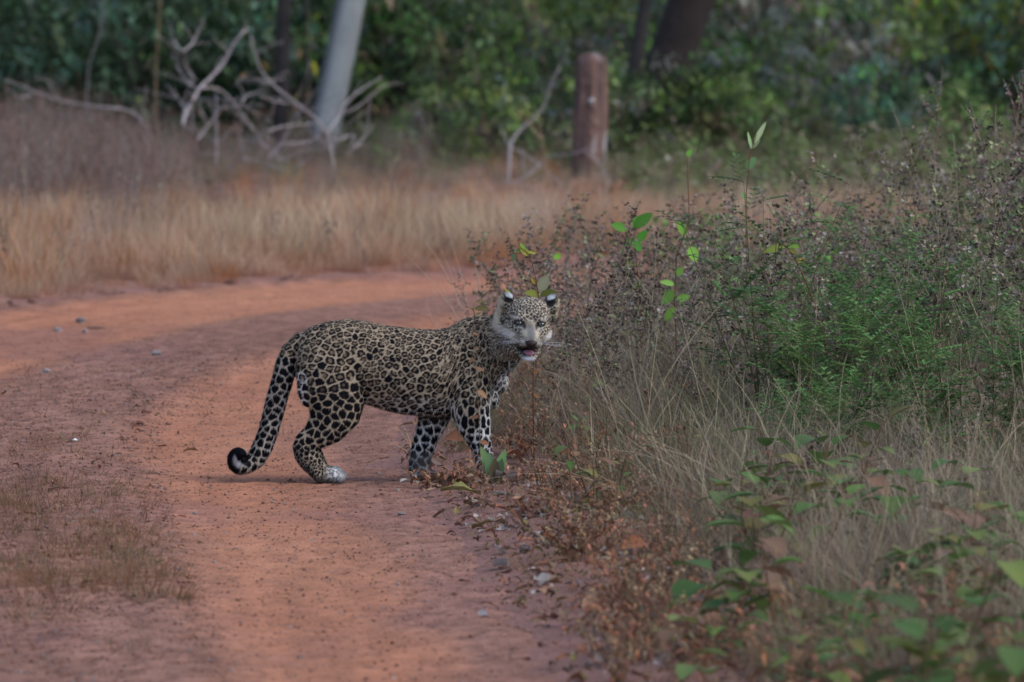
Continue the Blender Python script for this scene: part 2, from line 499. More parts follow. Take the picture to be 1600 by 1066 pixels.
def build_leopard():
    B = Solid()
    # trunk, from rump to breast: X, top, bottom, half-width
    tor = [(352, 262, 430, .040), (375, 228, 455, .072), (420, 198, 480, .095), (500, 176, 500, .110), (580, 166, 522, .112), (660, 176, 548, .112),
           (740, 193, 572, .118), (820, 203, 590, .126), (900, 211, 599, .130), (980, 213, 603, .130), (1050, 198, 600, .122), (1110, 166, 590, .112),
           (1160, 150, 580, .100), (1200, 165, 565, .085), (1232, 215, 525, .055)]
    secs = []
    for x, t, b, w in tor:
        top, bot = Q(x, t), Q(x, b)
        secs.append(((top + bot) / 2, (top - bot) / 2, np.array((0, w, 0))))
    B.loft(secs, 28)
    # neck
    nk = [((1085, 372), 95, .06, .0), ((1135, 336), 168, .098, .0), ((1200, 300), 165, .092, -.015), ((1262, 266), 133, .084, -.04), ((1312, 232), 108, .080, -.075), ((1350, 208), 90, .072, -.11)]
    C = [Q(p[0], p[1], o) for p, r, w, o in nk]
    secs = []
    for i, (p, r, w, o) in enumerate(nk):
        d = C[min(i + 1, len(C) - 1)] - C[max(i - 1, 0)]; d[1] = 0; d /= np.linalg.norm(d)
        secs.append((C[i], np.array((-d[2], 0, d[0])) * r * K, np.array((0, w, 0))))
    B.loft(secs, 26)
    # breast ruff
    B.ball(Q(1228, 505, -.01), (.030, .055, .055)); B.ball(Q(1262, 440, -.02), (.032, .05, .05))
    # hind legs: thigh, shank, metatarsus, paw (near, then far)
    for sgn, dx, dy in ((-1, 0, 0), (1, 10, -9)):
        o = .068 * sgn
        B.limb([(478 + dx, 285 + dy, 118, o * .7), (492 + dx, 390 + dy, 140, o), (503 + dx, 470 + dy, 150, o), (518 + dx, 545 + dy, 135, o), (512 + dx, 600 + dy, 116, o),
                (478 + dx, 655 + dy, 88, o), (425 + dx, 697 + dy, 60, o), (372 + dx, 722 + dy, 40, o)], [.055, .064, .062, .054, .046, .036, .028, .022])
        B.limb([(362 + dx, 722 + dy, 34, o), (392 + dx, 757 + dy, 58, o), (412 + dx, 795 + dy, 54, o), (440 + dx, 835 + dy, 44, o), (468 + dx, 868 + dy, 36, o)], [.020, .024, .024, .024, .026])
        B.limb([(452 + dx, 876 + dy, 26, o), (485 + dx, 868 + dy, 36, o), (520 + dx, 868 + dy, 37, o), (548 + dx, 880 + dy, 24, o)], [.022, .032, .038, .036])
        for k in (-1.5, -.5, .5, 1.5):
            B.ball(Q(556 + dx - 7 * abs(k), 883 + dy, o + k * .020), (.016, .0105, .0165), 10)
            B.ball(Q(532 + dx - 7 * abs(k), 868 + dy, o + k * .017), (.016, .009, .016), 10)
    # front legs
    B.limb([(1118, 300, 85, -.055), (1122, 400, 98, -.07), (1126, 500, 98, -.075), (1130, 575, 90, -.078), (1146, 645, 74, -.08), (1168, 705, 56, -.08), (1186, 765, 42, -.08), (1194, 830, 38, -.08), (1198, 868, 36, -.08)],
           [.045, .052, .054, .052, .044, .036, .029, .027, .027])
    B.limb([(1185, 876, 26, -.08), (1215, 870, 33, -.08), (1250, 876, 25, -.08)], [.028, .036, .036])
    B.limb([(1050, 440, 85, .06), (1000, 530, 78, .075), (968, 600, 70, .08), (934, 690, 54, .08), (910, 765, 51, .08), (899, 820, 46, .08), (893, 858, 38, .08)],
           [.045, .046, .042, .035, .030, .028, .027])
    B.limb([(886, 868, 26, .08), (925, 862, 33, .08), (965, 868, 25, .08)], [.028, .036, .036])
    for k in (-1.5, -.5, .5, 1.5):
        B.ball(Q(1255 - 5 * abs(k), 878, -.08 + k * .018), (.017, .012, .018), 10)
        B.ball(Q(970 - 5 * abs(k), 870, .08 + k * .018), (.017, .012, .018), 10)
    # tail with its curled tip
    tl = [(400, 300, 34, 0), (366, 268, 44, 0), (330, 315, 47, 0), (305, 375, 48, 0), (290, 440, 48, 0), (268, 510, 47, 0), (248, 590, 46, 0), (226, 670, 44, 0), (200, 740, 45, 0), (172, 790, 43, 0),
          (138, 818, 38, -.01), (102, 826, 35, -.02)]
    pts = [Q(x, y, o) for x, y, r, o in tl]; rad = [r * K * 1.02 for *_, r, _ in tl]
    cc = (97, 790)
    for a in range(250, 20, -25):     # the curl: left side, top, then round and towards the viewer
        k = (250 - a) / 230
        rr = 31 - 13 * k
        pts.append(Q(cc[0] + rr * math.cos(math.radians(a)) * .95, cc[1] - rr * 1.2 * math.sin(math.radians(a)), -.022 - .035 * k)); rad.append((33 - 13 * k) * K)
    sec = []
    for i, p in enumerate(pts):
        d = pts[min(i + 1, len(pts) - 1)] - pts[max(i - 1, 0)]; d /= np.linalg.norm(d)
        u = np.cross(d, (0, 1, 0)); u /= np.linalg.norm(u); v = np.cross(d, u)
        sec.append((p, u * rad[i], v * rad[i]))
    B.loft(sec, 18)
    tail_line = pts
    # head
    B.ball(hl(0, -.015, .022), (.084, .085, .073))
    B.ball(hl(-.048, .000, -.036), (.047, .056, .054)); B.ball(hl(.043, .000, -.036), (.043, .056, .052))
    B.ball(hl(-.032, .040, .018), (.036, .036, .030)); B.ball(hl(.032, .040, .018), (.036, .036, .030))
    B.ball(hl(0, .045, -.010), (.030, .040, .034))
    secs = []
    for f, zc, rx, rz in ((.02, -.035, .050, .048), (.06, -.040, .043, .040), (.09, -.050, .038, .032), (.115, -.056, .033, .027), (.130, -.060, .024, .020), (.137, -.062, .012, .012)):
        secs.append((hl(0, f, zc), np.array((rx, 0, 0)), np.array((0, 0, rz))))
    B.loft(secs, 20)
    B.ball(hl(-.022, .105, -.072), (.024, .028, .020)); B.ball(hl(.021, .105, -.072), (.023, .028, .020))
    secs = []
    for f, zc, rx, rz in ((-.02, -.085, .052, .035), (.02, -.100, .046, .028), (.05, -.116, .037, .018), (.075, -.124, .031, .015), (.092, -.127, .023, .013), (.098, -.128, .012, .009)):
        secs.append((hl(0, f, zc), np.array((rx, 0, 0)), np.array((0, 0, rz))))
    B.loft(secs, 20)
    for sx in (-1, 1):       # ears turned back and out
        B.ball(hl(sx * .082, -.010, .072), (.030, .020, .036))
        B.ball(hl(sx * (.098 if sx < 0 else .090), -.030, .045), (.019, .020, .044))
    B.ball(hl(-.090, -.05, -.02), (.035, .04, .08))
    B.ball(hl(-.03, -.03, -.09), (.06, .06, .05))
    me = bpy.data.meshes.new('leopard_raw'); me.from_pydata(B.v, [], B.f)
    raw = link('raw', me)
    rm = raw.modifiers.new('r', 'REMESH'); rm.mode = 'VOXEL'; rm.voxel_size = .0034
    s1 = raw.modifiers.new('s', 'SMOOTH'); s1.factor = .5; s1.iterations = 7
    dg = bpy.context.evaluated_depsgraph_get()
    body = bpy.data.meshes.new_from_object(raw.evaluated_get(dg))
    bpy.data.objects.remove(raw)
    n = len(body.vertices)
    V = np.empty(n * 3, np.float32); body.vertices.foreach_get('co', V); V = V.reshape(-1, 3).astype(float)
    Nn = np.empty(n * 3, np.float32); body.vertices.foreach_get('normal', Nn); Nn = Nn.reshape(-1, 3).astype(float)

    # ---- outline coordinates of every vertex (for the coat's regions)
    ox = (V[:, 0] * 30 / V[:, 1]) / 0.0024 + 800
    OX = (ox - 340) * 2.857
    OY = 899 - V[:, 2] / K
    OFF = V[:, 1] - 30
    hx, hf, hz = V[:, 0] - HC[0], -(V[:, 1] - HC[1]), V[:, 2] - HC[2]
    hx = hx - hf * .10
    hx, hz = hx * math.cos(-ROLL) - hz * math.sin(-ROLL), hx * math.sin(-ROLL) + hz * math.cos(-ROLL)
    head = sm(-.075, -.035, hf) * (np.abs(hx + .002) < .135) * (hz > -.15) * (hz < .13)
    tl_ = np.array(tail_line); td = np.full(n, 9.); ti = np.zeros(n)
    for i in range(len(tl_) - 1):
        d = tl_[i + 1] - tl_[i]; t = np.clip(((V - tl_[i]) @ d) / (d @ d), 0, 1)
        q = np.linalg.norm(V - tl_[i] - t[:, None] * d, axis=1); m = q < td
        td[m] = q[m]; ti[m] = (i + t)[m]
    tail = (td < .056) & (ti > 2.4) & (OX < 345)

    # ---- spot size by region
    hind = (OX < 660) & (~tail)
    sr = np.full(n, .0275)
    sr = np.where(hind, np.interp(OY, [200, 330, 480, 700, 760, 830], [.0235, .0285, .0330, .0285, .017, .0095]), sr)
    sr = np.where((OX > 640) & (OX < 1060), np.interp(OY, [200, 300, 480, 560], [.0190, .0235, .0265, .029]), sr)
    front = OX > 1030
    sr = np.where(front, np.interp(OY, [150, 400, 480, 600, 720, 840], [.0180, .0210, .0245, .028, .024, .015]), sr)
    sr = np.where((OX > 1200) & (OY < 520), .0185, sr)
    sr = np.where(tail, .0275, sr)
    sr = np.where(head > .3, np.where(hz > .0, .0110, .0105), sr)
    # ---- seeds, dart throwing with the local radius
    order = R.permutation(n)
    cell = .035; gridd = {}; seeds = []; srad = []
    # stretched metric: spots longer upright over shoulder and neck, longer lengthways on the back
    M = V.copy()
    sh = sm(980, 1100, OX) * (1 - sm(560, 640, OY)) * (1 - np.clip(head, 0, 1))
    M[:, 2] *= (1 - .28 * sh)
    warp = .006
    M[:, 0] += warp * (fbm(V[:, 0] * 40, V[:, 2] * 40, 2, 91) - .5) * 2 * (sr / .028)
    M[:, 2] += warp * (fbm(V[:, 0] * 40, V[:, 2] * 40, 2, 95) - .5) * 2 * (sr / .028)
    Ml, srl = M.tolist(), sr.tolist()
    for i in order.tolist():
        x, y, z = Ml[i]; r = srl[i] * .90
        cx, cy, cz = int(x // cell), int(y // cell), int(z // cell)
        ok = True
        for a in (-1, 0, 1):
            for b in (-1, 0, 1):
                for c_ in (-1, 0, 1):
                    for (sx, sy, sz) in gridd.get((cx + a, cy + b, cz + c_), ()):
                        if (sx - x) ** 2 + (sy - y) ** 2 + (sz - z) ** 2 < r * r: ok = False; break
                    if not ok: break
                if not ok: break
            if not ok: break
        if ok:
            gridd.setdefault((cx, cy, cz), []).append((x, y, z)); seeds.append((x, y, z)); srad.append(srl[i])
    kd = kdtree.KDTree(len(seeds))
    for i, s_ in enumerate(seeds): kd.insert(s_, i)
    kd.balance()
    d1, d2, sid = np.empty(n), np.empty(n), np.empty(n, int)
    for i in range(n):
        r_ = kd.find_n(Ml[i], 2); d1[i] = r_[0][2]; d2[i] = r_[1][2]; sid[i] = r_[0][1]
    srnd = R.uniform(0, 1, len(seeds))[sid]
    e = (d2 - d1) / sr                       # 0 on the network between spots
    wob = (fbm(V[:, 0] * 160, V[:, 2] * 160 + V[:, 1] * 90, 2, 101) - .5)
    gap = .135 + .14 * (srnd - .5)
    gap = np.where(hind & (OY < 740), gap - .01, gap)
    spot = sm(-.05, .09, e + wob * .30 - gap)
    spot = spot * (1 - sm(.61, .76, d1 / sr + wob * .3))
    # rosettes: a brown middle, the ring open on one side
    S_ = np.array(seeds)[sid]
    ang = np.arctan2(M[:, 2] - S_[:, 2], M[:, 0] - S_[:, 0])
    body_r = (~tail) * (1 - head) * (1 - sm(520, 580, OY)) * np.where(hind, 1 - sm(380, 520, OY), 1.0) * (1 - .35 * sm(1120, 1240, OX))
    centre = (1 - sm(.13, .27, d1 / sr + wob * .25)) * body_r * (srnd > .07)
    brk = sm(.80, .95, np.cos(ang - srnd * 37)) * (d1 / sr > .12) * body_r * (srnd > .62)
    # ---- ground colour of the coat
    tan = np.array((.375, .305, .225)); dtan = np.array((.305, .235, .16)); white = np.array((.66, .655, .65)); grey = np.array((.34, .30, .26)); blk = np.array((.006, .006, .009))
    belly = np.clip(sm(480, 590, OY + 40 * wob) * (OX > 640) * sm(60, -40, OX - 1050 - (OY - 560) * .45), 0, 1)
    legw = sm(720, 800, OY) * (OX > 560) + sm(470, 520, OX) * sm(800, 835, OY) * (OX < 640)
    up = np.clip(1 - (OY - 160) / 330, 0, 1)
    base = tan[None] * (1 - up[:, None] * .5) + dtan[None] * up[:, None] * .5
    wh = np.clip(np.maximum.reduce([belly * .85, legw, sm(1215, 1300, OX + (OY - 430) * .5) * (OY > 330) * (head < .5) * .9,
                                    (OFF > .03) * (OX > 830) * (OX < 1040) * (OY > 600) * 1.0, (tail * sm(.1, .9, Nn[:, 0]) * .8), tail * .25,
                                    (OX < 400) * (OY > 400) * (OY < 560) * (~tail) * sm(.1, .6, -Nn[:, 0]) * .7]), 0, 1)
    base = base * (1 - wh[:, None]) + white[None] * wh[:, None]
    # metatarsus: dark grizzled back
    meta = (OX < 520) * (OY > 735) * (~tail) * (1 - sm(-6, 42, (OX - 325) - (OY - 720) * .62))
    base = base * (1 - meta[:, None] * .8) + np.array((.11, .095, .085))[None] * meta[:, None] * .8
    sp = spot * (1 - centre * .52) * (1 - brk * .85)
    fade = 1 - sm(520, 560, OX) * (OX < 640) * (OY > 830) * .6
    paw = (OY > 800) * (OX > 470) * (OX < 640)
    sp = sp * np.where(paw, .75 * (srnd > .35), 1) * fade
    brown = np.array((.135, .09, .055))
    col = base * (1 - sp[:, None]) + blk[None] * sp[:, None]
    cb = centre * spot
    col = col * (1 - cb[:, None] * .6) + brown[None] * cb[:, None] * .6
    pw = sm(520, 545, OX) * (OX < 640) * (OY > 800)
    col = col * (1 - pw * .22 - .12 * pw * (fbm(V[:, 0] * 200, V[:, 2] * 200, 2, 131) > .55))[:, None]
    # dark underside of the paws, elbow smudge on the far foreleg
    sole = sm(872, 896, OY - OFF * 90)
    col = col * (1 - .8 * sole[:, None]) + np.array((.05, .045, .045))[None] * .8 * sole[:, None]
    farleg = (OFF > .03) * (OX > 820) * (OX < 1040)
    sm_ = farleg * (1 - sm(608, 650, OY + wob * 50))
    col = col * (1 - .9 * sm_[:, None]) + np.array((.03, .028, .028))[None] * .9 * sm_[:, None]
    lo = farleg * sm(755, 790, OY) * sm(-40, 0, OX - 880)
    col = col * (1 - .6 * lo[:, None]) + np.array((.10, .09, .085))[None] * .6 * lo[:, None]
    # tail tip: black outside, white inside of the curl
    tt = tail * sm(10, 12.5, ti)
    ctr = Q(97, 790, -.03)
    inner = sm(-.3, .4, ((ctr - V) * Nn)[:, 0] / .03 + ((ctr - V) * Nn)[:, 2] / .03)
    tc_ = blk[None] * (1 - inner[:, None]) + np.array((.55, .56, .6))[None] * inner[:, None]
    endk = sm(16.5, 18, ti)[:, None]
    tc_ = tc_ * (1 - endk) + blk[None] * endk
    col = col * (1 - tt[:, None]) + tc_ * tt[:, None]
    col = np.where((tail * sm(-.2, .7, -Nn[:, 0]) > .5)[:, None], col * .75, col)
    # ---- face
    fb = np.tile(np.array((.50, .43, .34)), (n, 1))
    def g(cx, cz, rx, rz, p=1.0):
        return np.exp(-(((hx - cx) / rx) ** 2 + ((hz - cz) / rz) ** 2) ** p)
    def put(w, c_):
        nonlocal fb
        w = np.clip(w, 0, 1)[:, None]; fb = fb * (1 - w) + np.array(c_)[None] * w
    put(g(0, -.035, .020, .042, 2), (.135, .13, .128))                    # bridge of the nose
    fs = np.clip(spot, 0, 1) * np.clip(1 - g(0, -.035, .030, .045, 3), 0, 1)
    wdl = np.exp(-(((hx + .082) / .048) ** 2) ** 2 - (((hz + .040) + (hx + .082) * .45) / .016) ** 4); wdr = np.exp(-(((hx - .074) / .034) ** 2) ** 2 - (((hz + .045) - (hx - .074) * .9) / .016) ** 4)
    strk = .15 + .6 * sm(.35, .62, noise((hz + np.abs(hx) * .45) * 330, np.abs(hx) * 40, 44))
    put(np.clip(wdl + wdr, 0, 1) * strk, (.70, .72, .80))
    put(g(-.085, .055, .02, .05, 2) * .6, (.50, .45, .35)); put(g(.09, .045, .02, .05, 2) * .6, (.50, .45, .35))
    wsk = np.clip(wdl + wdr, 0, 1)
    put(fs * (1 - .80 * wsk) * (hf > -.07) * .93, (.022, .020, .022))
    put(g(-.054, .019, .014, .005, 1) * .8, (.60, .58, .55)); put(g(.050, .018, .013, .005, 1) * .6, (.50, .48, .45))
    put(g(-.036, -.017, .012, .004, 1) * .8, (.55, .55, .55)); put(g(.038, -.017, .012, .004, 1) * .7, (.5, .5, .5))
    put(g(-.041, .001, .020, .0105, 3), (.02, .02, .022)); put(g(.041, .001, .019, .0105, 3), (.02, .02, .022))   # rims of the eyes
    put(g(-.022, -.012, .006, .012, 2), (.05, .045, .045)); put(g(.022, -.012, .006, .012, 2), (.05, .045, .045))
    # muzzle lines of whisker spots
    ml = ((np.sin((hz + np.abs(hx) * .55) * 900) > .35) & (np.abs(hx) > .016) & (np.abs(hx) < .045) & (hz < -.045) & (hz > -.088) & (hf > .07))
    put((np.abs(hx) > .014) * g(0, -.072, .045, .018, 2) * (hf > .06), (.34, .32, .30)); put(ml * .7, (.05, .04, .04))
    put(g(0, -.0985, .036, .0175, 3) * (hf > .0), (.012, .010, .012))      # inside of the mouth and lips
    put(g(-.030, -.094, .014, .012, 2) * .7, (.012, .01, .012))
    put(g(-.002, -.133, .034, .011, 2) * (hf > .02), (.60, .61, .65))      # chin
    for sx in (-1, 1):
        e1 = g(sx * .078, .086, .021, .022, 3) * (hz > .060)
        put(e1 * (hf > -.035), (.010, .010, .012))
        wv = (hz - .090 - .25 * (hx * sx - .078)) / .006
        put(e1 * sm(-.6, .6, wv) * (np.abs(hx - sx * .078) < .014), (.40, .42, .46))
        put(sm(.102, .112, hx * sx) * sm(-.05, .0, hz) * (hz < .115), (.50, .44, .34))
        put(g(sx * .115, .05, .016, .05, 3), (.50, .44, .34))
    hw = np.clip(head, 0, 1)[:, None]
    col = col * (1 - hw) + fb * hw
    # fur mottling
    col = col * (.88 + .24 * fbm(V[:, 0] * 260, V[:, 2] * 260 + V[:, 1] * 130, 2, 111)[:, None])
    col = np.clip(col, .004, 1)

    base_loc = np.array((G(620, 757)[0], 30.0, 0.0))
    root = thing('leopard', 'spotted leopard standing on red dirt track, head turned and mouth open', 'leopard', base_loc)
    lv = V - base_loc
    body.vertices.foreach_set('co', lv.astype(np.float32).ravel())
    for a in list(body.color_attributes): body.color_attributes.remove(a)
    at = body.color_attributes.new('Col', 'FLOAT_COLOR', 'POINT')
    cc_ = np.ones((n, 4), np.float32); cc_[:, :3] = col
    at.data.foreach_set('color', cc_.ravel())
    body.materials.clear(); body.materials.append(MATS['coat'])
    body.polygons.foreach_set('use_smooth', [True] * len(body.polygons))
    body.name = 'body'; link('body', body, root)

    # ---- short fur laid along the coat
    nf = 130000
    pick = R.integers(0, n, nf)
    p = lv[pick] + R.uniform(-.0015, .0015, (nf, 3)); nn = Nn[pick]
    flow = np.tile(np.array((-1., 0, -.45)), (nf, 1))
    lg = (OY[pick] > 560) | tail[pick]
    flow[lg] = (-.15, 0, -1.)
    nk_ = (OX[pick] > 1150) & (head[pick] < .5)
    flow[nk_] = (-.6, .2, -1.)
    hd = head[pick] > .5
    ff = np.stack([hx[pick] * 1.0, np.full(nf, .25 * .1), (hz[pick] + .02)], -1); ff /= np.linalg.norm(ff, axis=1)[:, None] + 1e-6
    flow[hd] = ff[hd]
    flow -= nn * np.sum(flow * nn, 1)[:, None]
    flow /= np.linalg.norm(flow, axis=1)[:, None] + 1e-6
    ln = np.full(nf, .009); ln[belly[pick] > .3] = .013; ln[tail[pick]] = .012; ln[nk_] = .013; ln[hd] = .0065
    ln[hd & (np.abs(hx[pick]) > .075)] = .013
    keep = ~((hd) & ((np.abs(np.abs(hx[pick]) - .042) < .022) & (np.abs(hz[pick]) < .016))) & ~(hd & (hf[pick] > .10) & (np.abs(hx[pick]) < .02))
    p, nn, flow, ln, pk = p[keep], nn[keep], flow[keep], ln[keep], pick[keep]
    m = len(p)
    dr = flow + nn * R.uniform(.2, .5, m)[:, None] + R.normal(0, .12, (m, 3)); dr /= np.linalg.norm(dr, axis=1)[:, None]
    sd2 = np.cross(dr, nn); sd2 /= np.linalg.norm(sd2, axis=1)[:, None] + 1e-6
    w = .0007
    vv = np.stack([p - sd2 * w, p + sd2 * w, p + dr * (ln * R.uniform(.6, 1.2, m))[:, None]], 1).reshape(-1, 3)
    fm = bpy.data.meshes.new('fur')
    fm.vertices.add(3 * m); fm.vertices.foreach_set('co', vv.astype(np.float32).ravel())
    fm.loops.add(3 * m); fm.loops.foreach_set('vertex_index', np.arange(3 * m, dtype=np.int32))
    fm.polygons.add(m); fm.polygons.foreach_set('loop_start', np.arange(0, 3 * m, 3, dtype=np.int32)); fm.polygons.foreach_set('loop_total', np.full(m, 3, np.int32))
    fm.update(calc_edges=True)
    at = fm.color_attributes.new('Col', 'FLOAT_COLOR', 'POINT')
    c3 = np.ones((3 * m, 4), np.float32); c3[:, :3] = np.repeat(col[pk] * R.uniform(.85, 1.2, m)[:, None], 3, 0)
    at.data.foreach_set('color', c3.ravel()); fm.materials.append(MATS['coat'])
    tag(link('fur', fm, root), kind='stuff')

    # ---- eyes, nose, tongue, whiskers
    def ballmesh(name, c_, r, m_, colf=None, parent=root, n1=10, n2=14):
        b = MB(); vs, fs = [], []
        for i in range(n1 + 1):
            a = math.pi * i / n1
            for k in range(n2):
                t = 2 * math.pi * k / n2
                q = np.array((math.sin(a) * math.cos(t), -math.cos(a), math.sin(a) * math.sin(t)))
                vs.append(q)
        for i in range(n1):
            for k in range(n2):
                k2 = (k + 1) % n2
                fs.append((i * n2 + k, (i + 1) * n2 + k, (i + 1) * n2 + k2, i * n2 + k2))
        cs = [colf(q) if colf else (.5, .5, .5) for q in vs]
        b.add([c_ + q * r - base_loc for q in vs], fs, cs)
        return b.obj(name, m_, parent)
    for sx in (-1, 1):
        def ec(q):
            rr = math.hypot(q[0], q[2])
            return (.01, .01, .012) if rr < .30 else ((.15, .19, .17) if rr < .66 and q[2] < .35 else (.015, .015, .018))
        c_ = hl(sx * .0415, .0605, .0005)
        ballmesh('eye', c_, np.array((.0125, .014, .0080)), 'eye_glass', ec, n1=14)
    nb = MB()
    out = [(-.023, .001), (-.012, .006), (.0, .007), (.012, .006), (.023, .001), (.017, -.012), (.007, -.022), (.0, -.026), (-.007, -.022), (-.016, -.012)]
    fr = [hl(x, .137, -.066 + z) - base_loc for x, z in out]; bk = [hl(x * 1.15, .108, -.066 + z * 1.1) - base_loc for x, z in out]
    k = len(out); tipc = hl(0, .145, -.072) - base_loc
    nb.add(fr + bk + [tipc], [(i, (i + 1) % k, k + (i + 1) % k, k + i) for i in range(k)] + [((i + 1) % k, i, 2 * k) for i in range(k)], (.03, .02, .02))
    nb.obj('nose', 'nose_skin', root)
    tb = MB(); rows = []
    for i, (f, z, w_) in enumerate(((.02, -.103, .020), (.05, -.107, .021), (.075, -.109, .020), (.092, -.110, .017), (.103, -.113, .009))):
        rows.append([hl(w_ * math.cos(a), f, z + .007 * math.sin(a)) - base_loc for a in np.linspace(0, 2 * math.pi, 11)[:-1]])
    vs = [q for r_ in rows for q in r_]
    tb.add(vs, [(i * 10 + k, i * 10 + (k + 1) % 10, (i + 1) * 10 + (k + 1) % 10, (i + 1) * 10 + k) for i in range(4) for k in range(10)] + [tuple(range(40, 50))], (.5, .2, .25))
    tb.obj('tongue', 'skin_pink', root)
    for sx in (-1, 1):
        for k in range(9):
            z = -.066 - .003 * (k % 3); f = .10 + .006 * (k // 3)
            ln_ = random.uniform(.075, .115); a = random.uniform(-.25, .45)
            p0 = hl(sx * .034, f, z); p1 = hl(sx * (.034 + ln_ * .5 * math.cos(a)), f - .01, z + ln_ * .5 * math.sin(a) * .8); p2 = hl(sx * (.034 + ln_ * math.cos(a)), f - .04, z + ln_ * math.sin(a) * .5)
            b = MB(); b.tube([q - base_loc for q in (p0, p1, p2)], [.00045, .0004, .0002], 3, (.8, .8, .8)); b.obj('whisker', 'whisker', root)
    # claws barely shown on the near hind paw
    return root
build_leopard()

#NEXT#
# ------------------------------------------------------------------ plant templates
def curve_pts(p0, d, L, n, bend, wob=.0):
    """a stem that starts along d and bends over by `bend`"""
    p = np.array(p0, float); d = np.array(d, float); d /= np.linalg.norm(d)
    out = [p.copy()]; st = L / n
    side = np.array((random.uniform(-1, 1), random.uniform(-1, 1), -.3)) 
    for i in range(n):
        d = d + side * bend / n + np.array((random.gauss(0, wob), random.gauss(0, wob), random.gauss(0, wob * .5)))
        d /= np.linalg.norm(d); p = p + d * st; out.append(p.copy())
    return out

def grass_tuft(n, h0, h1, rad, w, base, top, bend=.5, seg=4, spread=.35):
    b = MB()
    for _ in range(n):
        a, r = random.uniform(0, 6.283), rad * random.random() ** .5
        p = (r * math.cos(a), r * math.sin(a), -.02)
        d = (math.cos(a) * spread * random.random() + random.gauss(0, .1), math.sin(a) * spread * random.random() + random.gauss(0, .1), 1)
        h = random.uniform(h0, h1); tn = random.uniform(-.12, .12)
        pts = curve_pts(p, d, h, seg, bend * random.random())
        k = random.uniform(.8, 1.2)
        cols = [tuple(np.clip(np.array(lerp(base, top, min(1, max(0, i / seg + tn)))) * k, 0, 1)) for i in range(seg + 1)]
        b.ribbon(pts, w * random.uniform(.7, 1.3), cols)
    return b

def weed(h, nb=9, olive=.3, dens=1.0, top=.0):
    """dry weed: upright stem, rising side twigs, whorls of little dry seed leaves along them"""
    st, sd_ = MB(), MB()
    sc = jit((.26, .19, .16), .25)
    main = curve_pts((0, 0, -.03), (random.gauss(0, .10), random.gauss(0, .10), 1), h, 9, .25, .03)
    st.tube(main, [.0034 * (1 - .75 * i / 9) for i in range(10)], 4, sc)
    lines = [(main, .28)]
    for k in range(nb):
        t = random.uniform(.22, .9); i = int(t * 9); q = main[i] + (main[i + 1] - main[i]) * (t * 9 - i)
        a = random.uniform(0, 6.283); L = h * random.uniform(.16, .40) * (1.15 - t)  + .05
        tw = curve_pts(q, (math.cos(a) * .8, math.sin(a) * .8, random.uniform(.7, 1.5)), L, 4, .15, .05)
        st.tube(tw, [.0018, .0016, .0013, .001, .0008], 3, sc)
        lines.append((tw, .08))
    for ln, t0 in lines:
        L = sum(np.linalg.norm(ln[i + 1] - ln[i]) for i in range(len(ln) - 1))
        nn = max(2, int(L / .032 * dens * (1 - t0)))
        for k in range(nn):
            t = t0 + (1 - t0) * (k + random.random() * .6) / nn; t = min(t, .999)
            if random.random() < .15: continue
            i = int(t * (len(ln) - 1)); q = ln[i] + (ln[i + 1] - ln[i]) * (t * (len(ln) - 1) - i)
            if random.random() < olive: c = jit((.20, .23, .12), .3)
            else: c = jit(random.choice([(.10, .08, .07), (.22, .19, .165), (.15, .125, .11), (.28, .25, .215), (.09, .07, .06)]), .3)
            for _ in range(random.randint(3, 6)):
                a = random.uniform(0, 6.283); s_ = random.uniform(.008, .018)
                d = np.array((math.cos(a), math.sin(a), random.uniform(-.6, .9))); d /= np.linalg.norm(d)
                e = np.cross(d, (random.random(), random.random(), 1)); e /= np.linalg.norm(e)
                f = np.cross(d, e)
                o = q + d * .003
                sd_.add([o, o + d * s_ * .5 + e * s_ * .42 + f * .001, o + d * s_, o + d * s_ * .5 - e * s_ * .42 + f * .001, o + d * s_ * .5 + f * s_ * .3], [(0, 1, 4), (1, 2, 4), (2, 3, 4), (3, 0, 4)], c)
    return st, sd_

def pinnate(h, ns=5, col=(.09, .20, .055)):
    """bright green plant with feathery divided leaves"""
    st, lv = MB(), MB()
    for s_ in range(ns):
        a = random.uniform(0, 6.283)
        m = curve_pts((random.gauss(0, .02), random.gauss(0, .02), -.02), (math.cos(a) * .35, math.sin(a) * .35, 1), h * random.uniform(.6, 1), 7, .4, .04)
        st.tube(m, [.004 * (1 - .8 * i / 7) for i in range(8)], 4, jit((.13, .11, .06)))
        for k in range(11):
            t = random.uniform(.2, 1) if k else .99; i = min(6, int(t * 7)); q = m[i] + (m[i + 1] - m[i]) * (t * 7 - i)
            b = random.uniform(0, 6.283); L = random.uniform(.07, .14)
            r = curve_pts(q, (math.cos(b), math.sin(b), random.uniform(.1, .9)), L, 5, .5)
            st.tube(r, [.001] * 6, 3, (.10, .15, .05), cap=False)
            c = jit(col, .3)
            for j in range(1, 6):
                d = r[j] - r[j - 1]; d /= np.linalg.norm(d); sdv = np.cross(d, (0, 0, 1)); sdv /= np.linalg.norm(sdv) + 1e-6
                for sg in (-1, 1):
                    lv.leaf(r[j], d * .5 + sdv * sg + np.array((0, 0, .15)), random.uniform(.026, .044), .017, jit(c, .12), st=1, droop=.1)
            lv.leaf(r[5], d, .03, .013, c, st=1)
    return st, lv

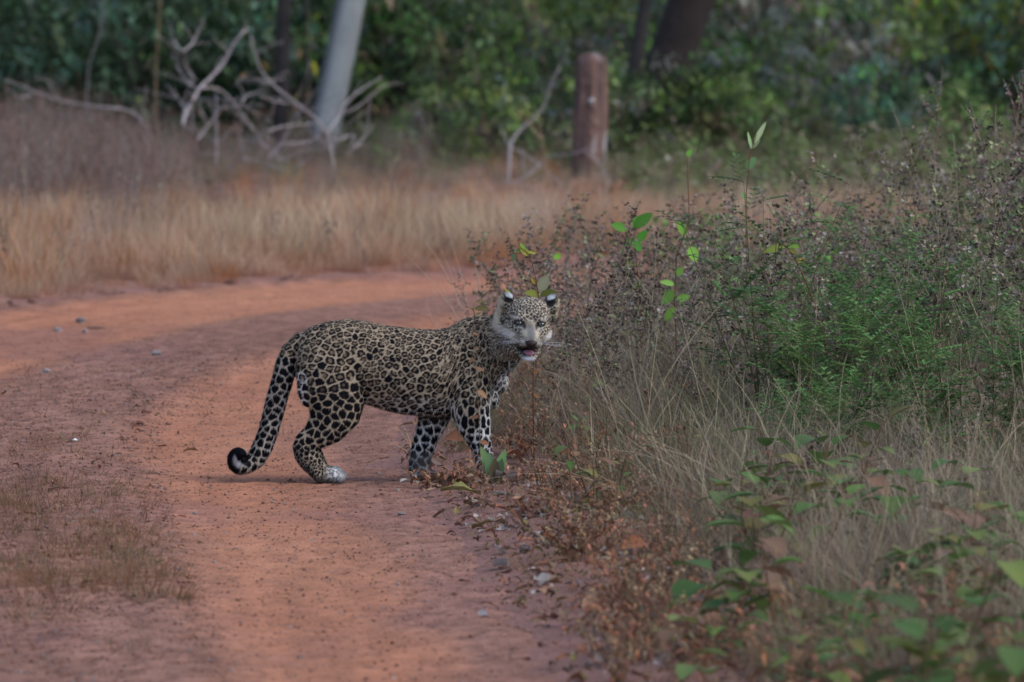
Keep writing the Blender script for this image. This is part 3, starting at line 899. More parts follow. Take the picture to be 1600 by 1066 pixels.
def broad(h, nl, ll, lw, cols, ns=1, stem=(.14, .08, .05), lean=.3, t0=.25):
    """sapling with large simple leaves, each one a mesh of its own to be parented"""
    st, leaves = MB(), []
    for s_ in range(ns):
        m = curve_pts((random.gauss(0, .02), random.gauss(0, .02), -.02), (random.gauss(0, lean), random.gauss(0, lean), 1), h * random.uniform(.7, 1), 6, .3, .03)
        st.tube(m, [.006 * (1 - .7 * i / 6) for i in range(7)], 5, stem)
        for k in range(nl):
            t = t0 + (1 - t0) * k / max(1, nl - 1) * .98; i = min(5, int(t * 6)); q = m[i] + (m[i + 1] - m[i]) * (t * 6 - i)
            a = k * 2.4 + random.uniform(-.5, .5)
            d = np.array((math.cos(a), math.sin(a), random.uniform(-.1, .7))); d /= np.linalg.norm(d)
            lf = MB(); lf.tube([q, q + d * .02], [.0015, .0012], 3, stem)
            L = ll * random.uniform(.65, 1.15)
            lf.leaf(q + d * .02, d, L, L * lw * random.uniform(.85, 1.1), jit(random.choice(cols), .18), fold=.3, droop=random.uniform(.05, .6), st=4)
            leaves.append(lf)
    return st, leaves

def litter_leaf(L, w, col, curl):
    b = MB(); n = 4; vs = []
    for i in range(n + 1):
        t = i / n; ww = w * .5 * math.sin(math.pi * (.06 + .9 * t) ** .9)
        z = curl * L * math.sin(math.pi * t) + .004; x = (t - .5) * L * (1 - abs(curl) * .4)
        for sd__ in (-1, 0, 1):
            vs.append((x + random.gauss(0, L * .02), sd__ * ww * (1 - abs(curl) * .5), z + (abs(sd__) * w * random.uniform(.05, .45))))
    fs = [(3 * i + k, 3 * i + k + 1, 3 * i + 4 + k, 3 * i + 3 + k) for i in range(n) for k in (0, 1)]
    b.add(vs, fs, [jit(col, .1) for _ in vs])
    return b

def pebble(r, col):
    b = MB(); vs = []
    for i, z in enumerate((-.5, .25, .75)):
        for k in range(6):
            a = k * 1.047 + i * .5; q = math.sqrt(max(0.1, 1 - z * z)) * random.uniform(.8, 1.15)
            vs.append((r * q * math.cos(a) * 1.2, r * q * math.sin(a), r * z * .7 + random.gauss(0, r * .06)))
    vs.append((0, 0, r * .68))
    fs = [(i * 6 + k, i * 6 + (k + 1) % 6, (i + 1) * 6 + (k + 1) % 6, (i + 1) * 6 + k) for i in (0, 1) for k in range(6)] + [(12 + k, 12 + (k + 1) % 6, 18) for k in range(6)]
    b.add(vs, fs, col); return b

def sample(n, x0, x1, y0, y1, cond):
    """random ground points where cond(x, y, e, d) > random"""
    out = []
    got = 0
    while got < n:
        x, y = R.uniform(x0, x1, n * 2), R.uniform(y0, y1, n * 2)
        e, d = verge_d(x, y)
        k = cond(x, y, e, d) > R.uniform(0, 1, n * 2)
        out.append(np.stack([x[k], y[k]], -1)); got += k.sum()
        if len(out) > 60: break
    q = np.concatenate(out)[:n]
    return np.c_[q, ground_z(q[:, 0], q[:, 1])]
def sight_x(x, y): return x / y * F + 800          # where a ground point falls across the frame
def clear_of_cat(x, y):
    """1 where plants may stand: not inside the leopard, and not tall in front of it"""
    px = sight_x(x, y)
    inside = (px > 430) & (px < 900) & (y > 29.65) & (y < 30.35)
    return np.where(inside, 0., 1.)
def in_front(x, y): return (y < 30.1) & (sight_x(x, y) < 872)

# ------------------------------------------------------------------ stuff on the road and verges
peb = [pebble(r_, c_).mesh('pebble', 'clod', False) for r_, c_ in ((.008, (.2, .1, .08)),) * 3]
stn = [pebble(.008, (.2, .2, .2)).mesh('pebble', 'stone', False) for _ in range(2)]
pts = sample(60000, -4.4, 4, 20, 47.5, lambda x, y, e, d: (e < .1) * (.35 + .65 * (np.abs(d + .15) < .5)) * (np.abs(sight_x(x, y) - 800) < 1000))
sc = np.exp(R.normal(-1.2, .40, len(pts))) * (1 - .5 * sm(36, 41, pts[:, 1])); pts[:, 2] = road_z(pts[:, 0], pts[:, 1]) + .001
scatter('gravel', peb * 3 + stn, pts, sc=sc, tilt=.4, label='fine red grit and small clods strewn over the dirt track', cat='gravel')
rpts = sample(900, -4.6, 4.5, 20, 49, lambda x, y, e, d: np.exp(-(e / .12) ** 2))
rpts[:, 2] -= .004
mat('dark_clod', (.11, .055, .042), rough=.95, bump=(90, .01), rnd=.35)
scatter('clods', [pebble(.026, (0, 0, 0)).mesh('clod', 'dark_clod', False) for _ in range(4)], rpts, sc=np.exp(R.normal(-.9, .45, len(rpts))) * np.where(rpts[:, 1] > 39, 1.5, .7), tilt=.5, label='crumbled dark earth clods along the edges of the track', cat='earth clods')

# dry straw grass beyond the bend
ORG, STRAW = (.28, .125, .08), (.48, .365, .265)
far_t = [grass_tuft(95, .12, .38, .19, .0046, jit(ORG, .08), jit(STRAW, .22), bend=1.3, spread=.6) for _ in range(5)] + [grass_tuft(70, .15, .38, .16, .005, (.30, .11, .05), (.42, .22, .10), bend=.9) for _ in range(2)]
far_m = [t.mesh('straw_tuft', 'grass') for t in far_t]
fpts = sample(5200, -6.5, 8, 40, 62, lambda x, y, e, d: (d < 0) * (e > .06) * np.clip(.55 + .3 * (e < 1), 0, 1) * (1 - .5 * sm(54, 61, y)))
e_f, _ = verge_d(fpts[:, 0], fpts[:, 1])
scatter('dry_grass', far_m, fpts, sc=R.uniform(.35, 1.35, len(fpts)) * (.42 + .58 * sm(0, 1.3, e_f)) * (1 - .62 * sm(48, 55, fpts[:, 1])) * (.35 + 1.25 * fbm(fpts[:, 0] * 2.2, fpts[:, 1] * .8, 3, 401)), label='dry orange straw grass growing beyond the far edge of the track', cat='grass')
# rusty and purple-brown stalks standing in and behind that grass
def rust_stalk():
    b = MB()
    for _ in range(16):
        a = random.uniform(0, 6.283); h = random.uniform(.5, 1.0)
        m = curve_pts((random.gauss(0, .12), random.gauss(0, .12), 0), (random.gauss(0, .15), random.gauss(0, .15), 1), h, 5, .3, .03)
        c = jit(random.choice([(.16, .10, .09), (.22, .12, .09), (.17, .13, .125), (.30, .25, .22), (.24, .19, .16)]), .2)
        b.tube(m, [.003, .0028, .0024, .002, .0016, .001], 3, c)
        for k in range(20):
            t = random.uniform(.35, 1); i = min(4, int(t * 5)); q = m[i] + (m[i + 1] - m[i]) * (t * 5 - i)
            d = (random.gauss(0, 1), random.gauss(0, 1), random.gauss(.3, .6))
            b.leaf(q, d, random.uniform(.02, .05), .012, jit(c, .3), st=1)
    return b
rs = [rust_stalk().mesh('rust_stalk', 'dry') for _ in range(4)]
pts = sample(1250, -7, 8, 48.5, 66, lambda x, y, e, d: (d < 0) * (e > .9) * (.30 + .70 * sm(50, 55, y)) * (.25 + .75 * sm(900, 300, sight_x(x, y))))
scatter('dry_undergrowth', rs, pts, sc=R.uniform(.6, 1.1, len(pts)) * np.interp(sight_x(pts[:, 0], pts[:, 1]), [-200, 230, 300, 560, 640, 720, 900], [.70, .64, .36, .30, .46, .28, .20]), label='rust brown dead stalks thick behind the straw grass', cat='undergrowth')
def forb():
    b = MB()
    for _ in range(9):
        a = random.uniform(0, 6.283); h = random.uniform(.22, .5)
        m = curve_pts((random.gauss(0, .10), random.gauss(0, .10), 0), (math.cos(a) * .5, math.sin(a) * .5, 1), h, 5, .5, .04)
        c = random.choice([(.13, .19, .06), (.18, .22, .10), (.20, .16, .11), (.10, .16, .06), (.24, .21, .15)])
        b.tube(m, [.003, .0028, .0024, .002, .0016, .001], 3, (.16, .12, .08))
        for k in range(13):
            t = random.uniform(.15, 1); i = min(4, int(t * 5)); q = m[i] + (m[i + 1] - m[i]) * (t * 5 - i)
            b.leaf(q, (random.gauss(0, 1), random.gauss(0, 1), random.gauss(.2, .5)), random.uniform(.05, .11), .04, jit(c, .3), st=1)
    return b
fb_ = [forb().mesh('forb', 'leafy') for _ in range(5)]
pts = sample(330, -7, 8, 52, 65, lambda x, y, e, d: (d < 0) * np.where(sight_x(x, y) > 960, sm(52.5, 57, y), .6 * sm(59.5, 61.5, y)) * sm(500, 700, sight_x(x, y)) * sm(.35, .55, fbm(x * .9, y * .35, 2, 281)))
scatter('leafy_undergrowth', fb_, pts, sc=R.uniform(.35, 1.05, len(pts)), label='mixed green and brown leafy growth where the straw meets the forest', cat='undergrowth')
gw = [grass_tuft(60, .3, .7, .22, .006, (.12, .14, .07), (.25, .27, .16), bend=1.1).mesh('weedy_tuft', 'grass') for _ in range(3)]
pts = sample(1500, -8, 9, 50, 72, lambda x, y, e, d: np.maximum(sm(55, 62, y) * .8, .8 * sm(940, 1060, sight_x(x, y)) * sm(50.5, 53, y)))
scatter('wild_grass', gw, pts, sc=R.uniform(.25, .5, len(pts)), label='grey green wild grass at the foot of the forest shrubs', cat='grass')
# a few darker single weeds in the straw
for i, (px, py, hh) in enumerate(((15, 430, .55), (150, 400, .5), (175, 330, .35), (330, 330, .35), (430, 400, .35), (520, 395, .32), (100, 420, .4), (1330, 330, .3))):
    st_, se_ = weed(hh, 7, .0, .8)
    g_ = P(px, py, 46); g_[2] = 0
    g_ = G(px, py + 30)
    o = thing('brown_weed', 'small dark brown weed standing alone in the orange straw beyond the track', 'weed', (g_[0], g_[1], gz1(g_[0], g_[1])), random.uniform(0, 6), 'brown weeds in the straw beyond the track')
    st_.obj('stem', 'dry', o); tag(se_.obj('seed_heads', 'seeds', o), kind='stuff')

# pale tangled grass of the near right verge
PB, PT = (.11, .075, .05), (.27, .215, .15)
tuft_v = [grass_tuft(34, .14, .42, .12, .0042, jit(PB), jit(q_, .15), bend=2.2, spread=1.3, seg=5) for q_ in (PT, (.40, .33, .24), (.32, .25, .17), (.19, .13, .09), (.36, .31, .24))] + [grass_tuft(34, .12, .34, .12, .004, (.10, .10, .04), (.20, .22, .09), bend=1.8, spread=1.0) for _ in range(2)] + [grass_tuft(34, .12, .36, .12, .0042, (.10, .07, .055), (.20, .145, .11), bend=2.0, spread=1.3) for _ in range(3)]
tuft_vm = [t.mesh('pale_tuft', 'grass') for t in tuft_v]
def right_cond(x, y, e, d):
    px = sight_x(x, y)
    k = (d > 0) * np.where(y < 31, sm(.30, 1.0, e + .25 * (fbm(x * 2, y, 2, 271) - .5)), sm(.0, .5, e)) * (px < 1900) * clear_of_cat(x, y)
    k = k * np.where(in_front(x, y), 0., 1.)
    return k
vp = sample(5600, -.4, 5.2, 20.5, 44, lambda x, y, e, d: right_cond(x, y, e, d) * (.45 + .55 * fbm(x * 1.5, y * .5, 2, 201)))
e_v, _ = verge_d(vp[:, 0], vp[:, 1])
s_v = R.uniform(.55, 1.1, len(vp)) * (.5 + .5 * sm(.1, 1.1, e_v)) * (1 + .5 * sm(29, 33, vp[:, 1]) * sm(900, 1100, sight_x(vp[:, 0], vp[:, 1])))
pk = np.where(fbm(vp[:, 0] * 2.4, vp[:, 1] * .9, 2, 251) + R.normal(0, .12, len(vp)) > .5, R.integers(0, 5, len(vp)), R.integers(4, 10, len(vp)))
scatter('verge_grass', tuft_vm, vp, sc=s_v, tilt=.3, idx=pk, label='pale grey brown grass tangled over the right hand verge', cat='grass')
arch = [grass_tuft(5, .45, .85, .10, .0045, (.20, .14, .09), (.40, .34, .24), bend=2.4, spread=1.6, seg=7).mesh('arching_stalks', 'grass') for _ in range(5)]
ap = sample(760, .1, 5, 21, 36, lambda x, y, e, d: right_cond(x, y, e, d) * sm(.4, 1.0, e))
scatter('arching_stalks', arch, ap, sc=R.uniform(.6, 1.1, len(ap)), tilt=.5, label='long pale stalks arching over the right hand verge', cat='grass')
# low brown and rust bits near the edge: short dry stubble
stub = [grass_tuft(26, .03, .13, .07, .003, (.20, .085, .05), (.32, .19, .12), bend=1.2, seg=3, spread=1.0).mesh('stubble', 'grass') for _ in range(4)] + \
       [grass_tuft(24, .03, .12, .07, .003, (.15, .11, .05), (.24, .20, .09), bend=1.2, seg=3, spread=1.0).mesh('stubble', 'grass') for _ in range(2)]
sp_ = sample(3200, -1, 4.6, 20.5, 44, lambda x, y, e, d: (d > 0) * sm(.0, .35, e) * (sight_x(x, y) < 1900) * (1 - .5 * sm(1, 2, e)) * clear_of_cat(x, y))
scatter('stubble', stub, sp_, sc=R.uniform(.5, 1.2, len(sp_)), label='short rusty dead stubble at the inner edge of the track', cat='grass')
# low growth on the ridge between the wheel tracks, left
med = [grass_tuft(30, .03, .14, .08, .0034, jit((.17, .08, .05)), jit((.25, .135, .075), .25), bend=1.6, seg=3, spread=1.4).mesh('ridge_tuft', 'grass') for _ in range(4)] + \
      [grass_tuft(34, .03, .10, .08, .0035, (.12, .09, .05), (.16, .14, .065), bend=1.6, seg=3, spread=1.4).mesh('ridge_tuft', 'grass') for _ in range(2)]
mp = []
for px_, py_, wx, wy, n_ in ((20, 770, 70, 40, 130), (60, 810, 70, 35, 110), (170, 1010, 90, 30, 16), (150, 770, 50, 30, 60), (190, 850, 45, 30, 110), (110, 850, 60, 25, 60), (60, 905, 90, 25, 150), (190, 905, 50, 25, 110), (250, 925, 30, 15, 40), 
                            (110, 690, 60, 12, 24), (140, 640, 60, 14, 14), (80, 705, 40, 10, 16), (30, 960, 60, 40, 40), (240, 620, 160, 40, 24), (-80, 800, 60, 80, 160)):
    for _ in range(int(n_ * .6)):
        g_ = G(px_ + random.gauss(0, wx * .75), py_ + random.gauss(0, wy * .75) + 14); mp.append((g_[0], g_[1], -.004))
mp = np.array(mp); mp[:, 2] = road_z(mp[:, 0], mp[:, 1]) - .004
scatter('ridge_growth', med, mp, sc=R.uniform(.45, 1.15, len(mp)), label='low brown and mossy growth on the ridge between the wheel tracks', cat='ground cover')
# fallen leaves: the small ones as stuff
LC = [(.23, .105, .065), (.17, .085, .06), (.28, .17, .11), (.12, .07, .05), (.20, .13, .09), (.16, .13, .055)]
lit = [litter_leaf(random.uniform(.03, .06), random.uniform(.016, .03), c_, random.uniform(-.1, .35)).mesh('fallen_leaf', 'dry') for c_ in LC * 2]
lp = sample(6500, -1, 4.8, 20.5, 43, lambda x, y, e, d: (d > 0) * sm(-.06, .10, e) * np.where(y < 29.5, 1., .6) * (1 - .65 * sm(.9, 2.2, e)) * (sight_x(x, y) < 1850) * (.35 + .65 * fbm(x * 2.5, y, 2, 211)))
lp[:, 2] += R.uniform(0, .03, len(lp))
rl = []
for _ in range(420):
    g_ = G(random.gauss(110, 110), random.choice((random.gauss(820, 70), random.gauss(690, 50), random.gauss(930, 60)))); rl.append((g_[0], g_[1], float(road_z(np.array([g_[0]]), np.array([g_[1]]))[0]) + .004))
lp = np.concatenate([lp, np.array(rl)])
scatter('leaf_litter', lit, lp, sc=np.exp(R.normal(-.3, .35, len(lp))) * np.where(np.arange(len(lp)) >= 6500, .6, 1), tilt=.5, label='small brown fallen leaves carpeting the right hand verge', cat='leaf litter')
# pale flakes of bark and stone, as along the track's lower right edge
fl = [litter_leaf(.035, .03, (.29, .265, .255), .05).mesh('pale_flake', 'dry') for _ in range(3)]
fpt = sample(520, -.6, 1.3, 20.8, 30, lambda x, y, e, d: (d > 0) * np.exp(-((e - .32) / .25) ** 2) * (.15 + .85 * sm(.5, .65, fbm(x * 3, y * 1.2, 2, 221))))
scatter('pale_chips', fl, fpt, sc=np.exp(R.normal(-.45, .5, len(fpt))), tilt=.5, label='pale flakes of bark and stone scattered at the lower right edge of the track', cat='chips')

# larger fallen leaves, one by one
big = []
for k in range(7):
    L = random.uniform(.07, .11)
    m_ = litter_leaf(L, L * random.uniform(.4, .6), LC[(0, 1, 0, 2, 3, 0, 5)[k]], random.uniform(.05, .35)).mesh('dry_leaf', 'dry'); big.append(m_)
bp = sample(150, -.6, 2.6, 21.3, 31, lambda x, y, e, d: (d > 0) * sm(.1, .35, e) * (1 - sm(.9, 1.8, e)) * clear_of_cat(x, y))
for i, q in enumerate(bp):
    o = link('dry_leaf', big[i % 7]); o.location = (q[0], q[1], q[2] + random.uniform(.005, .03)); o.rotation_euler = (random.uniform(-.7, .7), random.uniform(-.6, .6), random.uniform(0, 6.3)); o.scale = (random.uniform(.7, 1.15),) * 3
    tag(o, 'large curled rusty brown dead leaf lying in the litter beside the track', 'dead leaf', 'large dead leaves in the litter beside the track')
# the particular ones
for px, py, L, w, c_, cu, rz, tl, lab in (
    (716, 722, .125, .065, (.20, .09, .055), .2, .3, .9, 'big rust brown dead leaf propped up before the leopard\'s front legs'),
    (668, 742, .13, .06, (.17, .125, .11), .15, .1, .5, 'grey brown dead leaf leaning against the leopard\'s far front paw'),
    (742, 735, .09, .06, (.26, .11, .07), .2, .9, .8, 'red brown dead leaf just left of the small green sapling'),
    (720, 789, .15, .055, (.17, .155, .06), .1, .05, .25, 'olive yellow fallen leaf lying flat below the leopard\'s front legs'),
    (640, 762, .07, .035, (.30, .28, .26), .05, .1, .1, 'whitish dry scrap under the leopard\'s far front paw'),
    (735, 762, .10, .03, (.26, .17, .05), .3, 2.8, .3, 'long ochre leaf arching over the litter left of the sapling'),
    (990, 900, .10, .055, (.30, .12, .06), .3, .2, .7, 'orange brown curled leaf above the pale chips at lower right'),
    (905, 640, .09, .05, (.30, .12, .085), .3, 2.8, .5, 'reddish dead leaf fallen in the grass right of the leopard'),
    (1010, 945, .11, .08, (.30, .25, .25), .2, 1.4, .5, 'pale lilac grey dead leaf standing up at lower right'),
    (280, 823, .05, .025, (.50, .26, .17), .1, .1, .1, 'pale orange leaf scrap alone on the inner wheel track'),
    (118, 709, .022, .02, (.75, .78, .82), .1, .1, .1, 'tiny white scrap lying on the ridge left of the tail')):
    q = G(px, py); o = litter_leaf(L, w, c_, cu).obj('dry_leaf', 'dry')
    o.location = (q[0], q[1] - .02, max(gz1(q[0], q[1]), float(road_z(np.array([q[0]]), np.array([q[1]]))[0]) if px < 690 else -1) + L * .25 * tl + .012); o.rotation_euler = (tl, .1, rz)
    tag(o, lab, 'dead leaf')
# stones and sticks on the track
for px, py, r_, lab in ((127, 506, .030, 'largest grey stone on the far wheel track at left'), (90, 520, .022, 'small grey stone on the far wheel track, nearest the grass weeds'), (133, 521, .018, 'small grey stone below the largest one on the far track'),
                        (244, 566, .025, 'dark stone on the near side of the far wheel track'), (72, 592, .018, 'lone dark stone at the rim of the central ridge'), (228, 659, .022, 'small brown clod on the central ridge'),
                        (219, 673, .018, 'smaller brown clod below its neighbour on the central ridge'), (628, 808, .014, 'tiny white stone on the track below the leopard')):
    q = G(px, py); b = pebble(r_, (.3, .3, .3)); o = b.obj('stone', 'stone' if py not in (659, 673) else 'clod', smooth=False); o.location = (q[0], q[1], float(road_z(np.array([q[0]]), np.array([q[1]]))[0]) + r_ * .35); o.rotation_euler = (0, 0, random.uniform(0, 6)); tag(o, lab, 'stone')
for px, py, L, rr, rz, c_, lab in ((2, 661, .16, .007, .0, (.16, .08, .045), 'short brown stick lying on the central ridge at the left edge'), (152, 515, .10, .008, .1, (.12, .08, .07), 'dark stick beside the grey stones on the far track'),
                               (62, 981, .06, .008, .0, (.15, .09, .045), 'stub of brown stick on the ridge at lower left'), (110, 972, .22, .004, .12, (.30, .20, .13), 'thin pale twig lying on the ridge at lower left'),
                               (790, 800, .16, .008, -.9, (.26, .21, .18), 'grey broken twig in the litter below the sapling')):
    q = G(px, py); b = MB(); b.tube([(-L / 2, 0, 0), (-L / 6, .01, .003), (L / 5, -.006, .004), (L / 2, .004, 0)], [rr, rr * .9, rr * .85, rr * .4], 6, c_)
    o = b.obj('stick', 'dry'); o.location = (q[0], q[1], gz1(q[0], q[1]) + rr + .012 if py == 800 else -.004 + rr); o.rotation_euler = (0, 0, rz); tag(o, lab, 'stick')

# ------------------------------------------------------------------ right verge: weeds one by one
protos = []
for k in range(10):
    h = (.75, .85, .65, .95, .8, .7, 1.0, .6, .9, .78)[k]
    st_, se_ = weed(h, 10 + k % 4, .15 + .06 * (k % 5), 1.0)
    protos.append((h, st_.mesh('weed_stem', 'dry'), se_.mesh('weed_seeds', 'seeds')))
def put_weed(x, y, want, label, group, k=None):
    k = random.randrange(10) if k is None else k
    h, a, b = protos[k]
    o = thing('dry_weed', label, 'weed', (x, y, gz1(x, y)), random.uniform(0, 6.28), group)
    s_ = want / h; o.scale = (s_ ** .5 * 1.0, s_ ** .5 * 1.0, s_)
    o.rotation_euler[0] = random.uniform(-.12, .12); o.rotation_euler[1] = random.uniform(-.12, .12)
    link('stem', a, o); tag(link('seed_heads', b, o), kind='stuff')
    return o
wp = sample(262, -.2, 5.6, 30.4, 42.5, lambda x, y, e, d: (d > 0) * sm(.15, .7, e) * (sight_x(x, y) < 1750) * (sight_x(x, y) > 700) * np.where(y < 33, .35 + .65 * sm(860, 1000, sight_x(x, y)), 1.) * clear_of_cat(x, y) *
            np.where(in_front(x, y), 0, 1) * (.55 + .45 * fbm(x * 1.1, y * .5, 2, 233)))
for q in wp:
    px = float(sight_x(q[0], q[1])); y_ = q[1]
    # the weeds' tops rise from left to right
    where = 'just right of the leopard' if px < 1000 else ('before the straw, left of the feathery plants' if px < 1150 else ('among the feathery green plants' if px < 1400 else 'near the right edge of the view'))
    top = np.interp(px, [700, 760, 880, 1000, 1150, 1300, 1420, 1500, 1600, 1750], [480, 400, 300, 280, 255, 240, 210, 170, 110, 90]) + abs(random.gauss(0, 1)) * np.interp(px, [760, 1000, 1600], [60, 85, 140])
    want = P(px, top, y_)[2] - q[2]
    want = min(max(.3, want), 1.5)
    if px < 900 and y_ < 31: continue
    size = 'short' if want < .55 else ('tall' if want > .85 else 'middling')
    put_weed(q[0], y_, want, '%s brown weed with dark seed whorls %s' % (size, where), 'dry weeds in the thicket right of the leopard')
for k in range(24):
    px = random.uniform(765, 1010); q = G(px, random.uniform(520, 640)); top_ = random.uniform(300, 440) - (px - 765) * .12
    put_weed(q[0], q[1], P(px, top_, q[1])[2], 'slender brown weed rising behind and above the leopard\'s head', 'slender weeds above the leopard\'s head')
for px, base_py, top, lab in ((1556, 640, 62, 'tallest dark weed, its seed heads standing highest at the right edge of the thicket'), (1472, 620, 80, 'tall weed second from the right edge with a bobbly seed head'), (1350, 560, 215, 'dark weed spike standing against the green forest right of centre'),
                          (1205, 600, 225, 'slender dark weed rising behind the green feathery plants'), (905, 540, 300, 'dense dark weed closest behind the leopard\'s ears'), (1590, 640, 120, 'dark tall weed cut by the right edge of the view'), (1522, 620, 150, 'tall weed between the two tallest ones at the right edge'), (1440, 600, 225, 'dark weed third from the right edge, standing against the forest'), (1572, 600, 175, 'weed with crooked seed heads just right of the tallest one'), (868, 520, 290, 'slim weed rising just above the leopard\'s right ear')):
    q = G(px, base_py); put_weed(q[0], q[1], P(px, top, q[1])[2], lab, None, k=(3, 6, 8, 4, 0, 1)[int(px) % 6])

# the lower fill of the same thicket, too crowded to tell apart
fw = []
for k in range(6):
    a_, b_ = weed(.5, 12, .35, 1.2); a_.add(b_.v, b_.f, b_.c); fw.append(a_.mesh('thicket', 'seeds'))
tp_ = sample(520, 0, 5.6, 26.5, 43, lambda x, y, e, d: (d > 0) * sm(.2, .9, e) * (sight_x(x, y) < 1800) * np.where(y < 30, .25 * sm(1100, 1300, sight_x(x, y)), np.where(y < 32.5, sm(900, 1200, sight_x(x, y)) * .6, 1.)) * (sight_x(x, y) > 860) * clear_of_cat(x, y))
scatter('weed_thicket', fw, tp_, sc=R.uniform(.4, .9, len(tp_)) * (.6 + .4 * sm(900, 1200, sight_x(tp_[:, 0], tp_[:, 1]))), label='low dense brown and olive weeds filling the thicket at right', cat='undergrowth')

# small leafless-looking weeds behind the shoulder and a fine grass seed stalk
for px, bpy_, top, lean, lab in ((745, 600, 345, -.4, 'thin arching straw stalk rising behind the leopard\'s shoulder'), (735, 610, 400, -.25, 'fine bent straw stalk left of the leopard\'s head'), (700, 600, 455, -.35, 'short fine stalk standing behind the leopard\'s back'), (760, 590, 430, -.1, 'upright fine stalk close behind the leopard\'s neck')):
    q = G(px, bpy_); hh = P(px, top, q[1])[2]
    b = MB()
    for k in range(3):
        l_ = lean * random.uniform(.5, 1.2)
        m = [np.array((l_ * hh * (t ** 1.8) + random.gauss(0, .004), random.gauss(0, .01), hh * t * (1 - .12 * k))) for t in np.linspace(0, 1, 8)]
        b.tube(m, [.0022 * (1 - .6 * t) for t in np.linspace(0, 1, 8)], 3, jit((.42, .33, .25)))
    o = b.obj('straw_stalk', 'dry'); o.location = (q[0], q[1], gz1(q[0], q[1])); tag(o, lab, 'straw')

# feathery green plants
pp = [pinnate(h_, 6, c_) for h_, c_ in ((.75, (.08, .16, .05)), (.6, (.10, .19, .055)), (.85, (.075, .14, .055)), (.5, (.12, .21, .07)))]
ppm = [(a.mesh('green_stem', 'dry'), b.mesh('green_leaflets', 'leafy')) for a, b in pp]
gp = sample(56, .6, 4.2, 28.5, 40, lambda x, y, e, d: (d > 0) * sm(1080, 1200, sight_x(x, y)) * (sight_x(x, y) < 1760) * sm(.25, .65, fbm(x * 1.9, y * .6, 2, 242)))
for i, q in enumerate(gp):
    o = thing('feathery_plant', 'bright green plant with feathery divided leaves among the brown weeds at right', 'plant', q, random.uniform(0, 6.28), 'feathery green plants among the weeds')
    a, b = ppm[i % 4]; link('stem', a, o); tag(link('leaflets', b, o), kind='stuff')
    s_ = random.uniform(.55, 1.2); o.scale = (s_, s_, s_ * 1.15)
for k in range(44):
    px, py = random.uniform(1080, 1660), random.uniform(460, 640)
    q = G(px, py); h_ = random.uniform(.35, .8); st_, lv_ = broad(h_, 26, .072, .52, [(.09, .22, .05), (.12, .27, .055), (.17, .28, .08)], 4, lean=.45, t0=.2)
    o = thing('leafy_bush', 'small bushy green plant with oval leaves among the brown weeds at right', 'plant', (q[0], q[1], gz1(q[0], q[1])), random.uniform(0, 6.28), 'bushy green plants among the weeds')
    st_.obj('stem', 'dry', o); m_ = MB()
    for l_ in lv_: m_.add(l_.v, l_.f, l_.c)
    tag(m_.obj('leaves', 'leafy', o), kind='stuff')
o = thing('feathery_plant', 'tallest feathery green plant, its tip standing against the straw at right of centre', 'plant', tuple(G(1305, 610)), .5)
st_, lv_ = pinnate(.95, 5, (.10, .23, .06)); st_.obj('stem', 'dry', o); tag(lv_.obj('leaflets', 'leafy', o), kind='stuff')

# saplings with broad leaves: low right, out of focus, and through the verge
GREENS = [(.07, .13, .04), (.085, .155, .04), (.12, .16, .045), (.14, .13, .045), (.085, .13, .045), (.15, .09, .06)]
def sapling(px, py, h, nl, ll, lw, cols, lab, group=None, ns=1, cat='sapling', name='sapling', lean=.3, t0=.25, stem=(.14, .08, .05)):
    q = G(px, py)
    o = thing(name, lab, cat, (q[0], q[1], gz1(q[0], q[1])), random.uniform(0, 6.28) if group else 0, group)
    st_, lv_ = broad(h, nl, ll, lw, cols, ns, lean=lean, t0=t0, stem=stem)
    st_.obj('stem', 'dry', o)
    for l_ in lv_: l_.obj('leaf', 'leafy', o)
    return o
for k in range(72):
    px, py = random.uniform(1060, 1640), random.uniform(840, 1150)
    if k > 60: px, py = random.uniform(1300, 1700), random.uniform(1250, 1350)
    if px < 1150 and py < 950: px += 120
    sapling(px, py, random.uniform(.24, .45) if k <= 60 else random.uniform(.45, .62), random.randint(6, 10), random.uniform(.09, .15), .74, GREENS, 'low broad leaved seedling half hidden in the blurred grass at lower right', 'broad leaved seedlings at lower right')
for k in range(34):
    px, py = random.uniform(900, 1640), random.uniform(640, 850)
    sapling(px, py, random.uniform(.15, .35), random.randint(4, 7), random.uniform(.05, .09), .55, GREENS + [(.20, .11, .06)], 'small olive leaved seedling in the pale grass of the right verge', 'olive leaved seedlings in the pale verge grass')
for k in range(26):
    px, py = random.uniform(1050, 1640), random.uniform(500, 700)
    sapling(px, py, random.uniform(.25, .6), random.randint(6, 10), random.uniform(.06, .10), .5, [(.06, .15, .045), (.08, .18, .05)], 'dark green leafy seedling under the feathery plants at right', 'dark leafy seedlings at right', ns=2)

